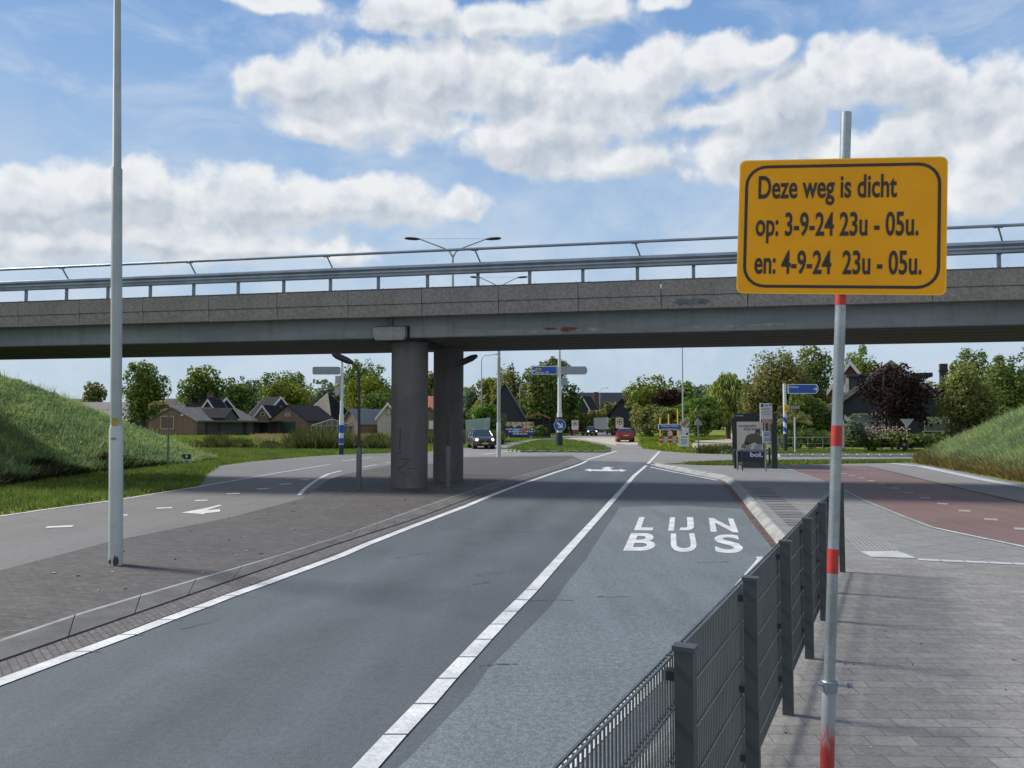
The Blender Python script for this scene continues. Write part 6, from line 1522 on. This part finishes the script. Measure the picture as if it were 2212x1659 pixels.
blades('grass', P, H_, .035, G_L, 1, .55, 2, 'long green grass on the left bank')
P = []
while len(P) < 5000:
    x, y = rg.uniform(-20, -16), rg.uniform(23, 38)
    d = bankL(x, y)
    if not 0 < d < .7 + .5 * math.sin(y * 1.3) or not inview(x, y): continue
    P.append((x, y, bz(d) - .03))
blades('weeds', P, .30, .04, G_N, 21, .7, 2, 'dark matted weeds at the foot of the left bank')
P = []; PD = []
while len(P) < 52000:
    x, y = rg.uniform(17.5, 36), rg.uniform(22, 50)
    if not inview(x, y): continue
    d = bankR(x, y)
    if d < .05: continue
    (PD if d < rg.uniform(.2, 1.3) else P).append((x, y, bz(d) - .03))
blades('grass', P, .25, .035, G_R, 2, .6, 2, 'long pale grass on the right bank'); blades('grass', PD, .32, .03, G_D, 3, .6, 2, 'withered brown grass at the foot of the right bank')
for fn, x0, x1, sd_, nm in ((bankL, -34, -17, 31, 'the left bank'), (bankR, 19, 36, 32, 'the right bank')):
    P = []
    rq = np.random.default_rng(sd_)
    while len(P) < 1500:
        x, y = rq.uniform(x0, x1), rq.uniform(24, 50); d = fn(x, y)
        if d > .4 and inview(x, y) and math.sin(x * .9 + y * .7) + math.sin(y * .8 - x * .5) > rq.uniform(-1, 1.5): P.append((x, y, bz(d) - .03))
    blades('grass_stalks', P, .55, .018, G_R, sd_, .35, 2, 'thin pale grass stalks standing out on ' + nm)
# verges: points in measured ground polygons
def inpoly(x, y, poly):
    c = False; n = len(poly); j = n - 1
    for i in range(n):
        xi, yi, xj, yj = poly[i][0], poly[i][1], poly[j][0], poly[j][1]
        if (yi > y) != (yj > y) and x < (xj - xi) * (y - yi) / (yj - yi) + xi: c = not c
        j = i
    return c
def scatter(poly, n, seed):
    rg = np.random.default_rng(seed); xs = [p[0] for p in poly]; ys = [p[1] for p in poly]; out = []; k = 0
    while len(out) < n and k < n * 40:
        k += 1
        x, y = rg.uniform(min(xs), max(xs)), rg.uniform(min(ys), max(ys))
        if inpoly(x, y, poly) and bankL(x, y) < .1 and bankR(x, y) < .1: out.append((x, y, -.03))
    return out
vl = GP([(-60, 1119), (0, 1111), (120, 1094), (240, 1078), (340, 1063), (426, 1048.5), (438, 1034), (450, 1021), (475, 1005), (544, 996), (658, 986), (735, 981), (842, 978), (842, 962), (600, 966), (410, 968), (300, 1015), (0, 1040), (-60, 1050)])
blades('grass', scatter(vl, 30000, 4), .16, .03, G_V, 4, .5, 2, 'mown green verge along the left road')
vf = GP([(360, 966), (560, 964), (842, 961), (842, 941), (560, 941), (360, 941)])
blades('grass', scatter(vf, 16000, 5), .18, .10, G_F, 5, .5, 2, 'sunlit meadow in front of the barns')
vm = GP([(842, 977), (925, 975), (1002, 967), (1069, 958), (1161, 947.5), (1258, 936.5), (1280, 931), (1262, 930), (1160, 938), (1069, 944), (960, 950), (842, 962)])
blades('grass', scatter(vm, 12000, 6), .2, .07, G_F, 6, .5, 2, 'sunlit grass verge behind the cars')
o = blades('grass', [(p[0], p[1], .09) for p in scatter([(p.x, p.y) for p in IP], 9000, 7)], .13, .05, G_V, 7, .5, 2, 'grass on the traffic island')
vr = GP([(1384, 961), (1395, 969), (1440, 974.6), (1500, 978), (1588, 981), (1588, 975), (1500, 972), (1489, 962), (1500, 951), (1565, 948), (1565, 941), (1380, 942), (1386, 952)])
blades('grass', scatter(vr, 11000, 8), .2, .06, G_F, 8, .5, 2, 'sunlit grass around the town name sign')
vs_ = GP([(1480, 1001), (1590, 997), (1800, 995.5), (1965, 994.5), (1965, 998.5), (1800, 1003), (1700, 1003.5), (1600, 1004.5), (1500, 1003.5)])
blades('grass', scatter(vs_, 9000, 9), .14, .05, G_V, 9, .5, 2, 'narrow grass strip behind the bus shelter')
vh = GP([(1600, 981), (1700, 981), (1985, 982.5), (1990, 972), (1700, 972), (1600, 974)])
blades('grass', scatter(vh, 9000, 10), .15, .06, G_V, 10, .5, 2, 'grass strip in front of the hedges at the right')
# tall weeds and reeds
P = []; H_ = []
for i in range(15000):
    px = rg.uniform(395, 842); Yd = rg.uniform(60, 72) if px > 560 else rg.uniform(62, 68); a = math.sin(px * .03) * .2 + math.sin(px * .11) * .15
    if px < 560 and rg.random() > (px - 380) / 200: continue
    P.append(((px - CX) / F * Yd, Yd, -.03)); H_.append((.48 + a * 1.5 + (px > 640) * .45) * rg.uniform(.5, 1.3))
blades('tall_weeds', P, H_, .085, G_W, 11, .38, 2, 'band of tall dark weeds between verge and meadow')
P = []
for i in range(5000):
    px = rg.uniform(550, 842); Yd = rg.uniform(80, 105); P.append(((px - CX) / F * Yd, Yd, -.03))
blades('reeds', P, [.6] * len(P), .10, G_Y, 12, .25, 2, 'dry pale reeds before the barns')
P = []
for i in range(5000):
    px = rg.uniform(925, 1075); Yd = rg.uniform(72, 84); P.append(((px - CX) / F * Yd, Yd, -.03))
blades('tall_weeds', P, [1.2] * len(P), .12, G_W, 13, .28, 2, 'dark weeds behind the grey car')
P = []
for i in range(1500):
    px = rg.uniform(1510, 1585); Yd = rg.uniform(53, 55.5); P.append(((px - CX) / F * Yd, Yd, -.03))
blades('tall_weeds', P, [.55] * len(P), .05, G_W, 14, .35, 1, 'thin dry weeds behind the kerb blocks')
sg = MB(); sg.flat(GP([(1489, 962), (1502, 952), (1566, 948.5), (1570, 938), (1600, 934), (1700, 940), (1620, 974), (1590, 974.5), (1500, 971.5)]), -.024)
sg.build('sandy_yard', M_SAND, kind='structure')
# small litter and leaves on median and pavement
rgl = random.Random(17); mb = MB()
for i in range(60):
    x, y = rgl.uniform(-6.5, -2.5), rgl.uniform(7, 22)
    if inpoly(x, y, mpoly): mb.box((x, y, MZ + .008), (rgl.uniform(.02, .06), rgl.uniform(.015, .04), .008), rgl.uniform(0, 3), mi=rgl.random() < .4)
for i in range(90):
    x, y = rgl.uniform(1.2, 7), rgl.uniform(3, 9)
    if inpoly(x, y, [(p[0], p[1]) for p in pvp]): mb.box((x, y, SZ + .008), (rgl.uniform(.008, .022), rgl.uniform(.008, .015), .005), rgl.uniform(0, 3), mi=rgl.random() < .5)
o = mb.build('litter', [mat('pale scraps', (0.40, 0.40, 0.38), .8), mat('dry leaf', (0.06, 0.045, 0.03), .8)]); o['kind'] = 'stuff'
